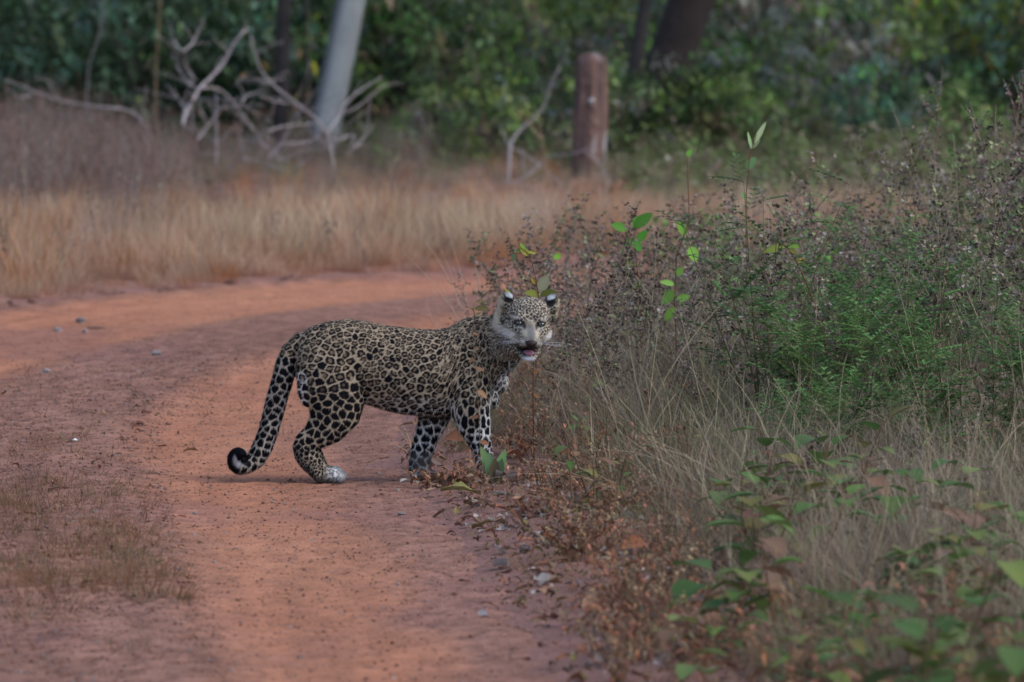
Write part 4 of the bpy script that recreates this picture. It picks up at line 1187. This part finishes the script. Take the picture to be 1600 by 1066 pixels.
def built_sapling(name, lab, cat, Y0, stem_px, leaves, rad=.003, stemc=(.16, .07, .045)):
    """stem given by its line of picture points at its own ground distance, leaves by foot and tip"""
    pts_ = [P(x, y, Y0) for x, y in stem_px]
    base_ = pts_[0].copy(); gz = gz1(base_[0], base_[1])
    pts_[0][2] = gz - .01; base_[2] = gz
    o = thing(name, lab, cat, base_)
    b = MB(); n_ = len(pts_); dev = [0] + [random.uniform(-.015, .015) for _ in pts_[1:]]
    b.tube([p - base_ + np.array((0, dv, 0)) for p, dv in zip(pts_, dev)], [rad * (1 - .6 * i / n_) for i in range(n_)], 5, stemc); b.obj('stem', 'dry', o)
    for (x0, y0, x1, y1, lw, c_, dy, dr) in leaves:
        a, t = P(x0, y0, Y0), P(x1, y1, Y0 + dy); d = t - a; L = np.linalg.norm(d)
        lf = MB()
        # petiole down to the nearest stem point
        near = min(pts_, key=lambda p: np.linalg.norm(p - a))
        if np.linalg.norm(near - a) > .006: lf.tube([near - base_, (near + a) / 2 - base_ + np.array((0, 0, -.005)), a - base_], [.0016, .0013, .0012], 3, stemc)
        up = (0.25, -1, .5)
        lf.leaf(a - base_, d + np.array((0, 0, L * dr)), L, L * lw, jit(c_, .06), fold=.22, droop=dr, st=5, up=up)
        lf.obj('leaf', 'leafy', o)
    return o
BG, OG = (.085, .22, .035), (.17, .19, .04)
built_sapling('green_sapling', 'small silvery green seedling with upright pointed leaves before the leopard\'s near front paw', 'seedling', 29.35, [(771, 775), (771, 755), (771, 742)],
    [(771, 750, 750, 694, .30, (.17, .28, .11), -.01, .05), (769, 752, 764, 706, .42, (.15, .24, .12), -.03, .02), (773, 752, 791, 698, .30, (.17, .28, .11), .01, .05), (773, 755, 785, 716, .42, (.13, .19, .10), -.03, .0), (771, 757, 773, 715, .40, (.16, .13, .08), -.04, .0)], .003, (.15, .17, .09))
built_sapling('leafy_sapling', 'tall thin sapling with bright green oval leaves right of the leopard\'s head', 'sapling', 33.2, [(1000, 640), (1003, 560), (1000, 480), (996, 420), (990, 375), (996, 350)],
    [(980, 360, 953, 350, .55, BG, .0, .1), (991, 356, 1022, 331, .45, BG, -.02, .1), (990, 358, 1000, 335, .6, BG, .02, .1), (996, 378, 1012, 358, .5, (.07, .24, .03), .01, .1), (990, 374, 1001, 394, .6, (.06, .2, .03), -.02, .0), (988, 372, 976, 386, .6, (.06, .2, .03), .02, .0), (996, 415, 975, 412, .3, OG, 0, .2), (1001, 440, 985, 452, .5, (.14, .27, .05), 0, 0)])
built_sapling('leafy_sapling', 'thin red stemmed sapling with yellow green leaves, right of the oval leaved one', 'sapling', 32.6, [(1060, 625), (1058, 560), (1054, 470), (1057, 400), (1077, 345), (1074, 250)],
    [(1072, 368, 1056, 344, .5, (.16, .32, .05), -.02, .1), (1078, 385, 1088, 410, .7, (.18, .34, .06), 0, .0), (1076, 352, 1092, 342, .4, (.2, .22, .12), 0, .1), (1054, 445, 1030, 440, .4, (.16, .3, .06), -.02, .1), (1054, 455, 1034, 475, .6, (.17, .33, .06), .01, .1),
     (1056, 430, 1068, 418, .7, (.14, .26, .05), 0, 0), (1056, 470, 1080, 462, .5, (.14, .28, .05), 0, .1), (1055, 480, 1040, 500, .6, (.16, .3, .05), 0, .1), (1074, 245, 1080, 233, .7, (.16, .34, .06), 0, 0)], .0035)
built_sapling('leafy_sapling', 'leafy stem with red brown bark bending left to one long drooping olive leaf', 'sapling', 31.5, [(1300, 600), (1288, 530), (1279, 496), (1265, 455), (1248, 415), (1230, 386)],
    [(1230, 386, 1191, 396, .32, (.16, .20, .04), -.02, .25), (1231, 385, 1250, 386, .6, (.13, .22, .04), .01, .2), (1244, 405, 1264, 413, .5, (.35, .24, .05), 0, .1), (1232, 388, 1245, 398, .5, (.16, .16, .04), -.02, .2)], .005, (.16, .07, .05))
built_sapling('spear_plant', 'slender stem topped by pale spear shaped young leaves against the forest', 'plant', 33.5, [(1168, 620), (1168, 480), (1166, 380), (1166, 300), (1172, 240), (1182, 210)],
    [(1178, 225, 1197, 190, .22, (.34, .42, .22), 0, .0), (1175, 235, 1168, 205, .18, (.28, .38, .18), 0, 0), (1176, 232, 1188, 218, .25, (.30, .40, .2), -.02, 0), (1166, 265, 1182, 245, .55, (.16, .28, .11), 0, 0), (1166, 312, 1158, 300, .5, (.16, .3, .1), 0, 0)])
built_sapling('olive_sapling', 'olive leaved sapling whose two flat leaves hang just above the leopard\'s head', 'sapling', 30.6, [(834, 690), (833, 620), (834, 560), (838, 500), (842, 462), (838, 440), (832, 412), (822, 392)],
    [(842, 462, 818, 458, .32, (.14, .15, .03), -.08, .15), (843, 462, 873, 457, .28, (.14, .15, .03), -.08, .15), (838, 445, 829, 434, .5, (.30, .20, .04), 0, 0), (826, 400, 810, 384, .5, (.22, .20, .04), 0, .1), (823, 394, 838, 397, .35, (.22, .22, .04), 0, .2), (822, 392, 804, 392, .5, (.15, .18, .06), 0, .2),
     (821, 390, 812, 380, .5, (.14, .25, .04), 0, 0), (842, 455, 857, 430, .6, (.20, .20, .13), .02, .0), (806, 396, 800, 408, .6, (.12, .17, .08), 0, .1), (865, 400, 878, 402, 1.0, (.14, .28, .04), 0, -.3), (799, 460, 788, 452, .4, (.22, .26, .05), 0, 0), (833, 585, 843, 576, .5, (.25, .12, .06), 0, 0), (833, 615, 845, 622, .5, (.2, .1, .05), 0, 0)])
# rusty leaved twig across the leopard's shoulder
built_sapling('rusty_twig', 'dead twig with curled rust brown leaves standing before the leopard\'s shoulder', 'dead plant', 29.62, [(752, 770), (750, 700), (748, 640), (744, 590), (740, 540), (738, 510)],
    [(738, 520, 748, 524, .4, (.20, .11, .06), 0, .1), (742, 560, 732, 566, .5, (.20, .12, .06), 0, .1), (743, 575, 757, 580, .45, (.21, .12, .07), 0, .2), (746, 610, 760, 622, .5, (.22, .13, .07), 0, .2), (741, 545, 750, 546, .4, (.19, .11, .06), 0, .2), (748, 650, 736, 655, .5, (.20, .10, .06), 0, .1), (750, 690, 764, 694, .6, (.22, .11, .06), 0, .1)], .0016, (.18, .11, .075))
built_sapling('rusty_twig', 'dead twig with brown leaves rising behind the leopard\'s neck', 'dead plant', 30.4, [(755, 660), (748, 560), (742, 510), (740, 480), (745, 470)],
    [(742, 494, 752, 488, .4, (.2, .15, .07), 0, .1), (741, 486, 732, 480, .4, (.24, .18, .07), 0, 0), (744, 472, 756, 470, .5, (.2, .15, .06), 0, .1), (741, 482, 766, 484, .35, (.22, .16, .06), -.05, .1)], .002, (.16, .11, .07))
built_sapling('reddish_seedling', 'low seedling with pale green leaves in the dry grass right of the front legs', 'seedling', 31.0, [(908, 690), (906, 670), (905, 655)],
    [(906, 664, 882, 670, .3, (.16, .26, .08), 0, 0), (906, 660, 922, 650, .3, (.18, .28, .10), 0, 0), (905, 658, 893, 648, .3, (.15, .25, .08), 0, 0), (906, 666, 925, 672, .4, (.2, .24, .07), 0, 0)])
# rusty low clump before the front legs and under the chin: dead leafy twigs
def rust_clump(h, n_=14):
    b = MB()
    for _ in range(n_):
        a = random.uniform(0, 6.283)
        m = curve_pts((random.gauss(0, .03), random.gauss(0, .02), 0), (math.cos(a) * .7, math.sin(a) * .7, 1), h * random.uniform(.5, 1), 5, .6, .06)
        c = jit(random.choice([(.26, .12, .07), (.20, .10, .065), (.30, .19, .12), (.17, .13, .09)]), .2)
        b.tube(m, [.0018, .0016, .0014, .0012, .001, .0008], 3, c)
        for k in range(9):
            t = random.uniform(.2, 1); i = min(4, int(t * 5)); q = m[i] + (m[i + 1] - m[i]) * (t * 5 - i)
            b.leaf(q, (random.gauss(0, 1), random.gauss(0, 1), random.gauss(.1, .6)), random.uniform(.012, .035), .012, jit(c, .3), st=1, fold=.5)
    return b
rcm = [rust_clump(h_).mesh('rust_clump', 'dry') for h_ in (.12, .17, .22, .28)]
rc = []
for px, py, k in ((700, 752, 0), (722, 756, 0), (748, 752, 1), (790, 757, 0), (812, 735, 1), (835, 720, 2), (860, 700, 2), (800, 700, 2), (822, 690, 3), (850, 660, 3), (880, 690, 2), (800, 665, 2), (680, 765, 0), (870, 730, 1), (905, 720, 1), (930, 700, 2), (840, 640, 3), (815, 655, 2), (875, 640, 3), (900, 660, 3), (662, 735, 0),
                  (950, 740, 1), (970, 700, 1), (890, 760, 0), (840, 770, 0), (930, 790, 0), (980, 770, 1), (1010, 740, 1)):
    q = G(px, py)
    if 29.72 < q[1] < 30.3 and px < 800: q[1] = 29.6 if py > 745 else 30.4
    o = link('rusty_clump', rcm[k]); o.location = (q[0], q[1], gz1(q[0], q[1])); o.rotation_euler = (0, 0, random.uniform(0, 6.3)); s_ = random.uniform(.8, 1.15); o.scale = (s_,) * 3
    tag(o, 'low clump of rust brown dead twigs beside the leopard\'s front legs', 'dead plant', 'rust brown dead clumps beside the leopard')
for k in range(34):
    px, py = random.uniform(1250, 1700), random.uniform(960, 1230)
    if k > 24: px, py = random.uniform(930, 1250), random.uniform(830, 1000)
    q = G(px, py); o = link('rusty_clump', rcm[k % 4]); o.location = (q[0], q[1], gz1(q[0], q[1])); o.rotation_euler = (0, 0, random.uniform(0, 6.3)); s_ = random.uniform(1.1, 1.6) if k <= 24 else random.uniform(.6, .9); o.scale = (s_,) * 3
    tag(o, 'rust brown dead leafy plant in the blurred growth at lower right', 'dead plant', 'rust brown dead plants at lower right')
for k in range(84):
    px, py = random.uniform(790, 1080), random.uniform(590, 900)
    if k > 56: px, py = random.uniform(960, 1160), random.uniform(880, 1090)
    elif px - 790 < (py - 760) * 1.3: px += 90
    q = G(px, py)
    if abs(q[1] - 30) < .35 and px < 900: continue
    o = link('rusty_clump', rcm[(1, 2, 3, 2)[k % 4]]); o.location = (q[0], q[1], gz1(q[0], q[1])); o.rotation_euler = (0, 0, random.uniform(0, 6.3)); s_ = random.uniform(.7, 1.2); o.scale = (s_,) * 3
    tag(o, 'rust brown dead seedling among the fallen leaves of the verge', 'dead plant', 'rust brown dead seedlings along the verge')
# blades reaching across the ground between the legs
b = MB()
for k in range(14):
    p0 = G(655 + random.uniform(-6, 14), 728 + random.uniform(-8, 10)); p0[2] = .01
    tip = np.array((random.uniform(-.32, -.05), random.uniform(-.3, .2), random.uniform(.02, .16)))
    m = [p0 + tip * t + np.array((0, 0, .05 * math.sin(t * 3))) for t in np.linspace(0, 1, 6)]
    b.ribbon(m, .003, [jit((.42, .31, .19))] * 6)
o = b.obj('straw_tuft', 'grass'); tag(o, 'straw coloured tuft spreading left over the track behind the far front leg', 'grass', kind='thing')

# ------------------------------------------------------------------ far side: post, dead wood, trunks
def weathered_post():
    base_ = P(918, 300, 60.0); base_[2] = gz1(base_[0], base_[1])
    o = thing('stump_post', 'weathered brown stump like a post standing in the grass before the forest', 'post', base_)
    top = P(918, 83, 60.0)[2] - base_[2]
    b = MB(); vs, fs = [], []; n_ = 26; lv = [-.05] + list(np.linspace(.05, top * .93, 16)) + [top * .97, top * .99, top]
    for i, z in enumerate(lv):
        t = z / top
        r_ = (.128 - .012 * t) * (1 if i < 17 else (1, .86, .62, .25)[i - 16])
        for k in range(n_):
            a = 2 * math.pi * k / n_
            rr = r_ * (1 + .10 * math.sin(a * 3 + 1) * .6 + .05 * math.sin(a * 7) + .22 * (float(noise(a * 4, z * 2.2 + 3, 5)) - .5))
            if abs(a - 4.55) < .16: rr *= .84
            vs.append((rr * math.cos(a) + .02 * t, rr * math.sin(a), z))
    for i in range(len(lv) - 1):
        for k in range(n_): fs.append((i * n_ + k, i * n_ + (k + 1) % n_, (i + 1) * n_ + (k + 1) % n_, (i + 1) * n_ + k))
    fs.append(tuple((len(lv) - 1) * n_ + k for k in range(n_)))
    cs = []
    for v in vs:
        a = math.atan2(v[1], v[0]); q = float(fbm(np.array([a * 3.2]), np.array([v[2] * 1.6]), 3, 8)[0])
        c_ = lerp((.165, .10, .085), (.07, .052, .052), float(sm(.45, .62, q)))
        if float(noise(a * 5, v[2] * 4, 77)) > .86: c_ = (.30, .28, .29)
        cs.append(c_)
    b.add(vs, fs, cs); m_ = mat('stump_wood', vcol=True, rough=.95, bump=(22, .03), mottle=(14, .35, (.07, .05, .045)), spec=.1)
    b.obj('trunk', m_, o)
    k_ = MB(); k_.tube([(.02, -.09, top * .60), (.03, -.135, top * .62), (.03, -.15, top * .63)], [.03, .025, .012], 7, (.40, .37, .38)); k_.obj('knot', m_, o)
weathered_post()

def wood_thing(name, lab, cat, Y0, lines, ox, oy, sc_, dY=.5, m_='deadwood', part='branch', thick=1.0):
    """dead branches: lines of (points, thickness) traced from an enlargement, each with a depth of its own"""
    knots = {}
    def dep(p):
        for (kx, ky), v in knots.items():
            if abs(kx - p[0]) + abs(ky - p[1]) < 30: return v
        v = random.uniform(-dY, dY) * .6; knots[p] = v; return v
    lowest = max((p for l_, _ in lines for p in l_), key=lambda p: p[1])
    base_ = P(ox + lowest[0] / sc_, oy + lowest[1] / sc_, Y0); base_[2] = gz1(base_[0], base_[1])
    o = thing(name, lab, cat, base_)
    for l_, th in lines:
        d0, d1 = dep(l_[0]), dep(l_[-1]); n_ = len(l_)
        # densify with a light smooth wander
        pts_, rad = [], []
        for i in range(n_):
            t = i / (n_ - 1)
            pts_.append(P(ox + l_[i][0] / sc_, oy + l_[i][1] / sc_, Y0 + d0 * (1 - t) + d1 * t + .12 * math.sin(t * 3.1) * (1 if th > 12 else -1)) - base_)
        u = np.linspace(0, n_ - 1, n_ * 3); arr = np.array(pts_)
        q = np.stack([np.interp(u, range(n_), arr[:, k]) for k in range(3)], -1)
        e = np.pad(q, ((1, 1), (0, 0)), mode='edge'); q2 = (e[:-2] + e[1:-1] * 2 + e[2:]) / 4; q2[0], q2[-1] = q[0], q[-1]
        r0 = th / sc_ * Y0 / F * .5 * thick
        b = MB(); b.tube(q2, [r0 * (1 - .5 * k / len(q2)) * random.uniform(.9, 1.12) for k in range(len(q2))], 7, (.3, .27, .28)); 
        for _ in range(3 if th > 9 else 1):      # fine side twigs
            k = random.randrange(1, len(q2)); dd = q2[k] - q2[k - 1]; dd /= np.linalg.norm(dd) + 1e-6
            w_ = curve_pts(q2[k], dd + np.array((random.gauss(0, .7), random.gauss(0, .5), random.gauss(.2, .6))), random.uniform(.12, .40), 5, .5, .12)
            b.tube(w_, [r0 * .32 * (1 - .7 * i / 5) + .0012 for i in range(6)], 4, (.3, .27, .28))
        b.obj(part, m_, o)
    return o
Z6 = [([(245, 0), (200, 90), (165, 160), (110, 205)][::-1], 17), ([(110, 205), (60, 160), (30, 100)], 11), ([(190, 400), (125, 300), (110, 205)], 17), ([(105, 680), (120, 590), (185, 500), (210, 440), (290, 370), (370, 280), (430, 150), (520, 60)], 34),
      ([(200, 450), (165, 430), (110, 370), (65, 300)], 15), ([(165, 480), (165, 600), (160, 750)], 26), ([(125, 590), (90, 530), (40, 440)], 15), ([(215, 440), (330, 440), (400, 500), (460, 560), (480, 600), (560, 700), (600, 745)], 18),
      ([(195, 780), (260, 690), (330, 600), (370, 560), (400, 500)], 20), ([(265, 690), (240, 640), (220, 580)], 11), ([(1080, 1050), (1060, 850), (1030, 730), (960, 640), (890, 580), (820, 530), (740, 470), (660, 400), (600, 320), (560, 200), (540, 100)], 24),
      ([(1030, 730), (1080, 660), (1120, 600), (1150, 530), (1250, 450), (1380, 370)], 18), ([(440, 430), (470, 380), (560, 380), (650, 400), (760, 380)], 11), ([(480, 540), (510, 490), (580, 470), (650, 460)], 16),
      ([(600, 490), (690, 530), (800, 540), (850, 570)], 13), ([(385, 970), (450, 920), (490, 880), (520, 800), (580, 740), (620, 680), (680, 600), (690, 540)], 28), ([(490, 890), (540, 905), (600, 905)], 20),
      ([(655, 890), (690, 850), (740, 790), (790, 700), (800, 650), (860, 590), (930, 580), (1000, 540)], 20), ([(650, 720), (700, 700), (780, 680), (880, 675), (970, 665)], 15), ([(740, 800), (850, 795), (930, 780), (980, 740)], 16),
      ([(490, 850), (480, 800), (445, 700), (440, 600)], 14), ([(1060, 770), (1120, 770), (1180, 740), (1210, 750), (1190, 800)], 16), ([(1200, 830), (1280, 740), (1330, 680)], 13), ([(700, 850), (740, 900), (790, 910)], 14), ([(640, 930), (700, 960), (750, 970)], 22),
      ([(800, 980), (870, 930), (940, 870), (960, 830)], 15), ([(185, 810), (230, 880), (260, 940)], 14), ([(1120, 600), (1200, 580), (1290, 510), (1400, 420)], 11), ([(440, 560), (520, 560), (590, 620), (600, 700)], 10), ([(210, 510), (330, 510), (430, 520)], 12),
      ([(320, 940), (322, 760), (320, 560), (318, 440)], 11), ([(590, 750), (620, 810), (700, 850)], 16), ([(730, 960), (725, 860), (740, 800)], 13), ([(450, 600), (500, 660), (560, 710)], 14)]
wood_thing('dead_branch', 'tangle of bleached grey dead branches fallen before the pale trunk', 'dead branches', 59.0, Z6, 260, 30, 4.1, dY=.9, thick=.72)
Z7 = [([(135, 960), (150, 780), (150, 670), (230, 570), (290, 530), (370, 440), (390, 380), (420, 270), (470, 190)], 26), ([(140, 690), (230, 730), (320, 800), (400, 860), (520, 1000)], 15), ([(100, 920), (180, 920), (260, 890), (310, 820), (360, 780), (430, 750), (540, 745), (640, 710), (700, 650)], 15), ([(680, 750), (740, 820), (800, 950)], 13), ([(190, 930), (330, 960), (400, 1060)], 15),
      ([(300, 900), (440, 880), (560, 1050)], 9)]
wood_thing('dead_branch', 'grey crooked dead branch standing left of the stump post', 'dead branch', 58.5, Z7, 760, 60, 4.1, dY=.4, thick=.75)
wood_thing('bent_twig', 'short tan broken twig hooked over the crooked branch by the post', 'twig', 58.0, [([(400, 1000), (360, 650), (310, 590), (250, 520), (180, 460)], 10)], 760, 60, 4.1, dY=.1, m_=mat('tan_wood', (.30, .19, .12), rough=.9, bump=(60, .005)))
wood_thing('dead_branch', 'long thin grey branch arching over the rusty stalks at left', 'dead branch', 60.5, [([(545, 660), (545, 560), (520, 460), (480, 400), (420, 375), (320, 370), (210, 350), (120, 320), (60, 290)], 13), ([(210, 350), (180, 310), (165, 280)], 9), ([(110, 330), (60, 340), (30, 310)], 8)], 0, 0, 2.22, dY=.5, thick=.65)
wood_thing('dead_sapling', 'thin pale stem hanging down before the dark foliage at upper left', 'dead stem', 64, [([(300, 800), (300, 230), (345, 130), (360, 0), (360, -60)], 4)], 0, 0, 2.22, dY=.2)
wood_thing('dead_sapling', 'thin dark stem standing left of the stump post', 'dead stem', 66, [([(400, 700), (395, 260), (370, 150), (330, 0), (320, -60)], 6)], 500, 0, 2.22, dY=.2, m_='dark_bark')
wood_thing('dead_sapling', 'pale tan dead stem behind the bleached branches', 'dead stem', 63, [([(540, 600), (540, 240), (550, 120), (556, 0), (558, -40)], 5)], 0, 0, 2.22, dY=.1, m_=MATS['tan_wood'])

# ---- forest trees
def crown_mesh(rx, ry, rz_, nclump, per, ll, cols, seed=0, hollow=.45, low=-1.0):
    b = MB()
    for c_ in range(nclump):
        while True:
            v = np.array([random.uniform(-1, 1) for _ in range(3)])
            r_ = np.linalg.norm(v)
            if hollow < r_ < 1 and v[2] > low: break
        ctr = v * (rx, ry, rz_); col = jit(random.choice(cols), .35)
        cr = random.uniform(.10, .24) * min(rx, rz_) + .05
        for _ in range(per):
            d = np.array([random.gauss(0, 1) for _ in range(3)]); d /= np.linalg.norm(d)
            p = ctr + d * cr * random.random() ** .5
            dd = np.array((d[0] * .8 + random.gauss(0, .4), d[1] * .8 + random.gauss(0, .4), random.uniform(-.9, .35)))
            b.leaf(p, dd, ll * random.uniform(.6, 1.3), ll * random.uniform(.34, .6), jit(col, .22), st=1, droop=.15, fold=.25)
    return b
DK = [(.035, .065, .028), (.045, .085, .035), (.03, .055, .03)]
TEAL = [(.12, .20, .14), (.09, .17, .11), (.15, .23, .17), (.10, .20, .08)]
MIDG = [(.15, .25, .06), (.19, .29, .07), (.08, .15, .05), (.25, .29, .12), (.20, .32, .12), (.22, .17, .11)]
GREY = [(.24, .26, .22), (.20, .27, .12), (.13, .15, .12), (.25, .25, .23), (.10, .16, .07), (.13, .10, .08)]
YEL = [(.24, .32, .05), (.18, .27, .05), (.34, .30, .05), (.12, .20, .04)]
crownm = [crown_mesh(3.2, 3.2, 2.3, 85, 34, .24, DK + MIDG[2:3]).mesh('tree_crown', 'leafy_far') for _ in range(3)]
def tree(x, y, r_, h, lean, bark, lab, group=None, crown=0, cz=4.6, wide=1.0):
    o = thing('forest_tree', lab, 'tree', (x, y, gz1(x, y)), 0, group)
    b = MB(); n_ = 10
    n_ = 28 if bark == 'pale_bark' else 12
    m = [np.array((lean * t * h + .02 * math.sin(t * 9), .02 * math.cos(t * 7), -.1 + t * h)) for t in np.linspace(0, 1, n_)]
    b.tube(m, [r_ * (1.1 if i == 0 else 1.03 - .3 * i / n_) for i in range(n_)], 24, (.3, .3, .3))
    if bark == 'pale_bark':      # smooth pale bark; shade painted into its left side, with an uneven border
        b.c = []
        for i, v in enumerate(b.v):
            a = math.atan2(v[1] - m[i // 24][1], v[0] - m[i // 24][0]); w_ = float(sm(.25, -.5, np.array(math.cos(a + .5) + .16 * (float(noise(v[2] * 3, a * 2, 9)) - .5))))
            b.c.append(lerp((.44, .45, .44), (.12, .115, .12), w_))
        bark = MATS.get('shaded_bark') or mat('shaded_bark', vcol=True, rough=.85, mottle=(6, .3, (.25, .25, .24)), bump=(30, .006))
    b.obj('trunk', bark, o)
    for k in range(5):
        t = .55 + .09 * k; q = np.array((lean * t * h, 0, t * h)); a = random.uniform(0, 6.28)
        lb = MB(); lb.tube(curve_pts(q, (math.cos(a), math.sin(a), .7), random.uniform(1.5, 2.6), 5, .3, .05), [r_ * .4, r_ * .33, r_ * .26, r_ * .2, r_ * .12, r_ * .05], 7, (.3, .3, .3)); lb.obj('limb', bark, o)
    c_ = link('crown', crownm[crown], o); c_.location = (lean * h, 0, cz + 1.9); c_.scale = (wide, wide, 1); tag(c_, kind='stuff')
    return o
def trunk_at(px0, py0, px1, Y0): # lean from two picture points
    a, b_ = P(px0, py0, Y0), P(px1, 0, Y0); k = (b_[0] - a[0]) / (b_[2] - a[2]); return a[0] - k * a[2], k
x, k = trunk_at(512, 165, 544, 66.0)
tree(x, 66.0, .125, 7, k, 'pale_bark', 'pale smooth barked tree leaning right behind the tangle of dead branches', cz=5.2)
x, k = trunk_at(437, 150, 440, 65.0)
tree(x, 65.0, .058, 6, k, 'dark_bark', 'thin almost black trunk just left of the pale tree', crown=1, cz=4.6)
x, k = trunk_at(1030, 130, 1075, 65.0)
tree(x, 65.0, .19, 7, k, 'brown_bark', 'thick dark brown trunk behind and right of the stump post', crown=2, cz=4.8)
x, k = trunk_at(985, 120, 1005, 64.3)
tree(x, 64.3, .055, 6, k, 'dark_bark', 'slim dark trunk against the left side of the thick brown one', crown=0, cz=4.8)
for x, y in ((-6.6, 66), (-5.6, 80), (7.6, 64), (-9, 74), (9.5, 78), (0, 84), (-3.5, 92), (3.6, 90), (-8, 88), (8, 94), (0, 100), (-12, 66), (12, 68), (-5, 104), (5, 106), (-11.5, 98), (12, 100)):  # further forest trees, added so their crowns darken the understorey
    tree(x, y, random.uniform(.1, .17), 6.5, random.uniform(-.04, .04), 'dark_bark', 'dim forest tree added behind the shrubs to shade the understorey', 'added forest trees behind the shrubs', crown=random.randrange(3), cz=random.uniform(3.6, 4.6), wide=random.uniform(1, 1.4))

# ---- forest shrubs
shr = {}
for nm, cols, ll in (('teal', TEAL + DK[:1], .21), ('mid', MIDG + DK[:1], .16), ('grey', GREY + MIDG[:1], .16), ('dark', DK + TEAL[:1], .17), ('yellow', YEL, .15)):
    shr[nm] = [crown_mesh(1.15, 1.0, 1.25, 62, 20, ll, cols, hollow=.25).mesh('shrub_' + nm, 'leafy_far') for _ in range(2)]
twm = []
for _ in range(3):
    b = MB()
    for k in range(9):
        a = random.uniform(0, 6.28); b.tube(curve_pts((random.gauss(0, .05), random.gauss(0, .05), -.05), (math.cos(a) * .5, math.sin(a) * .5, 1), random.uniform(1.2, 2.0), 5, .3, .05), [.016, .013, .01, .008, .006, .003], 5, jit((.10, .08, .07), .2))
    twm.append(b.mesh('shrub_stems', 'dry'))
LAB = {'teal': 'broad leaved teal shrub in the forest edge', 'mid': 'mid green leafy shrub in the forest edge', 'grey': 'dull grey green shrub in the forest edge', 'dark': 'dark leafy shrub in the forest edge', 'yellow': 'yellow green shrub in the forest edge'}
def shrub(kind, px, Y0, s_, z=.95):
    x = (px - 800) / F * Y0
    spot_ = 'off to the far left' if px < 0 else ('behind the long arching branch' if px < 250 else ('behind the bleached branches' if px < 600 else ('between pale trunk and stump post' if px < 880 else ('beside the thick leaning trunk' if px < 1150 else ('beyond the weed thicket' if px < 1600 else 'off to the far right')))))
    o = thing('forest_shrub', LAB[kind].replace(' in the forest edge', '').replace(' in the deep shade of the forest', '') + (' at the forest front ' if Y0 < 69 else (' further into the forest ' if Y0 < 84 else ' deep in the forest ')) + spot_, 'shrub', (x, Y0, gz1(x, Y0)), random.uniform(0, 6.28), kind + ' shrubs of the forest edge' if kind not in ('mid',) else 'mid green shrubs of the forest edge')
    o.scale = (s_ * random.uniform(.9, 1.15), s_, s_ * random.uniform(.85, 1.1))
    c_ = link('crown', random.choice(shr[kind]), o); c_.location = (0, 0, z); tag(c_, kind='stuff')
    link('stems', random.choice(twm), o)
for px_ in (960, 1010, 1060, 1105, 1150): shrub(random.choice(['mid', 'grey']), px_, 62.8, .42)
rows = [(63.5, .36, 120, 'fg'), (66.5, .62, 170, 'fg'), (70.5, .85, 170, 'm'), (75, 1.0, 190, 'm'), (81, 1.15, 210, 'b'), (89, 1.3, 230, 'b'), (98, 1.5, 240, 'b')]
for Y0, s_, step, role in rows:
    px = -700 * 66 / Y0 if role != 'fg' else -260
    while px < (2300 if role != 'fg' else 1900):
        if role == 'b': kd_ = random.choice(['dark', 'dark', 'grey', 'mid'])
        elif px < 380: kd_ = random.choice(['teal', 'dark', 'teal', 'dark'])
        elif px < 560: kd_ = random.choice(['dark', 'yellow', 'dark'])
        elif px < 1000: kd_ = random.choice(['mid', 'mid', 'grey', 'mid'])
        elif px < 1420: kd_ = random.choice(['grey', 'mid', 'teal', 'grey'])
        else: kd_ = random.choice(['yellow', 'mid', 'dark'])
        skip = role == 'fg' and (px < 620 or random.random() < (.2 if Y0 > 65 else .35))
        if not skip: shrub(kd_, px + random.uniform(-50, 50), Y0 + random.uniform(-1.2, 1.2), s_ * random.uniform(.8, 1.15))
        px += step * random.uniform(.75, 1.2)
# the yellowing and orange leaves between the two trunks, at upper left
b = thing('yellowing_sapling', 'sapling with a few yellow and orange leaves between the dark and the pale trunk', 'sapling', (P(480, 150, 65.5)[0], 65.5, 0))
sm_ = MB(); sm_.tube(curve_pts((0, 0, 0), (0, 0, 1), 1.5, 6, .1, .03), [.012, .011, .01, .009, .007, .005, .003], 5, (.2, .15, .12)); sm_.obj('stem', 'dry', b)
for px, py, L, c_ in ((498, 60, .10, (.55, .28, .13)), (488, 95, .11, (.40, .36, .04)), (470, 145, .10, (.38, .34, .05)), (408, 95, .09, (.42, .26, .05)), (388, 115, .12, (.48, .28, .13)), (470, 76, .09, (.35, .22, .10)), (500, 20, .1, (.2, .24, .04)), (412, 25, .09, (.25, .26, .04)), (425, 60, .08, (.3, .2, .1)), (455, 70, .1, (.3, .2, .1))):
    p = P(px, py, 65.5 + random.uniform(-.3, .3)) - np.array(b.location); lf = MB(); q = (p[0] * .5, p[1] * .5, p[2] - .1)
    lf.tube([q, p], [.004, .003], 3, (.2, .15, .12)); lf.leaf(p, (random.uniform(-1, 1), -.3, random.uniform(-.8, .1)), L, L * .5, c_, st=3); lf.obj('leaf', 'leafy', b)
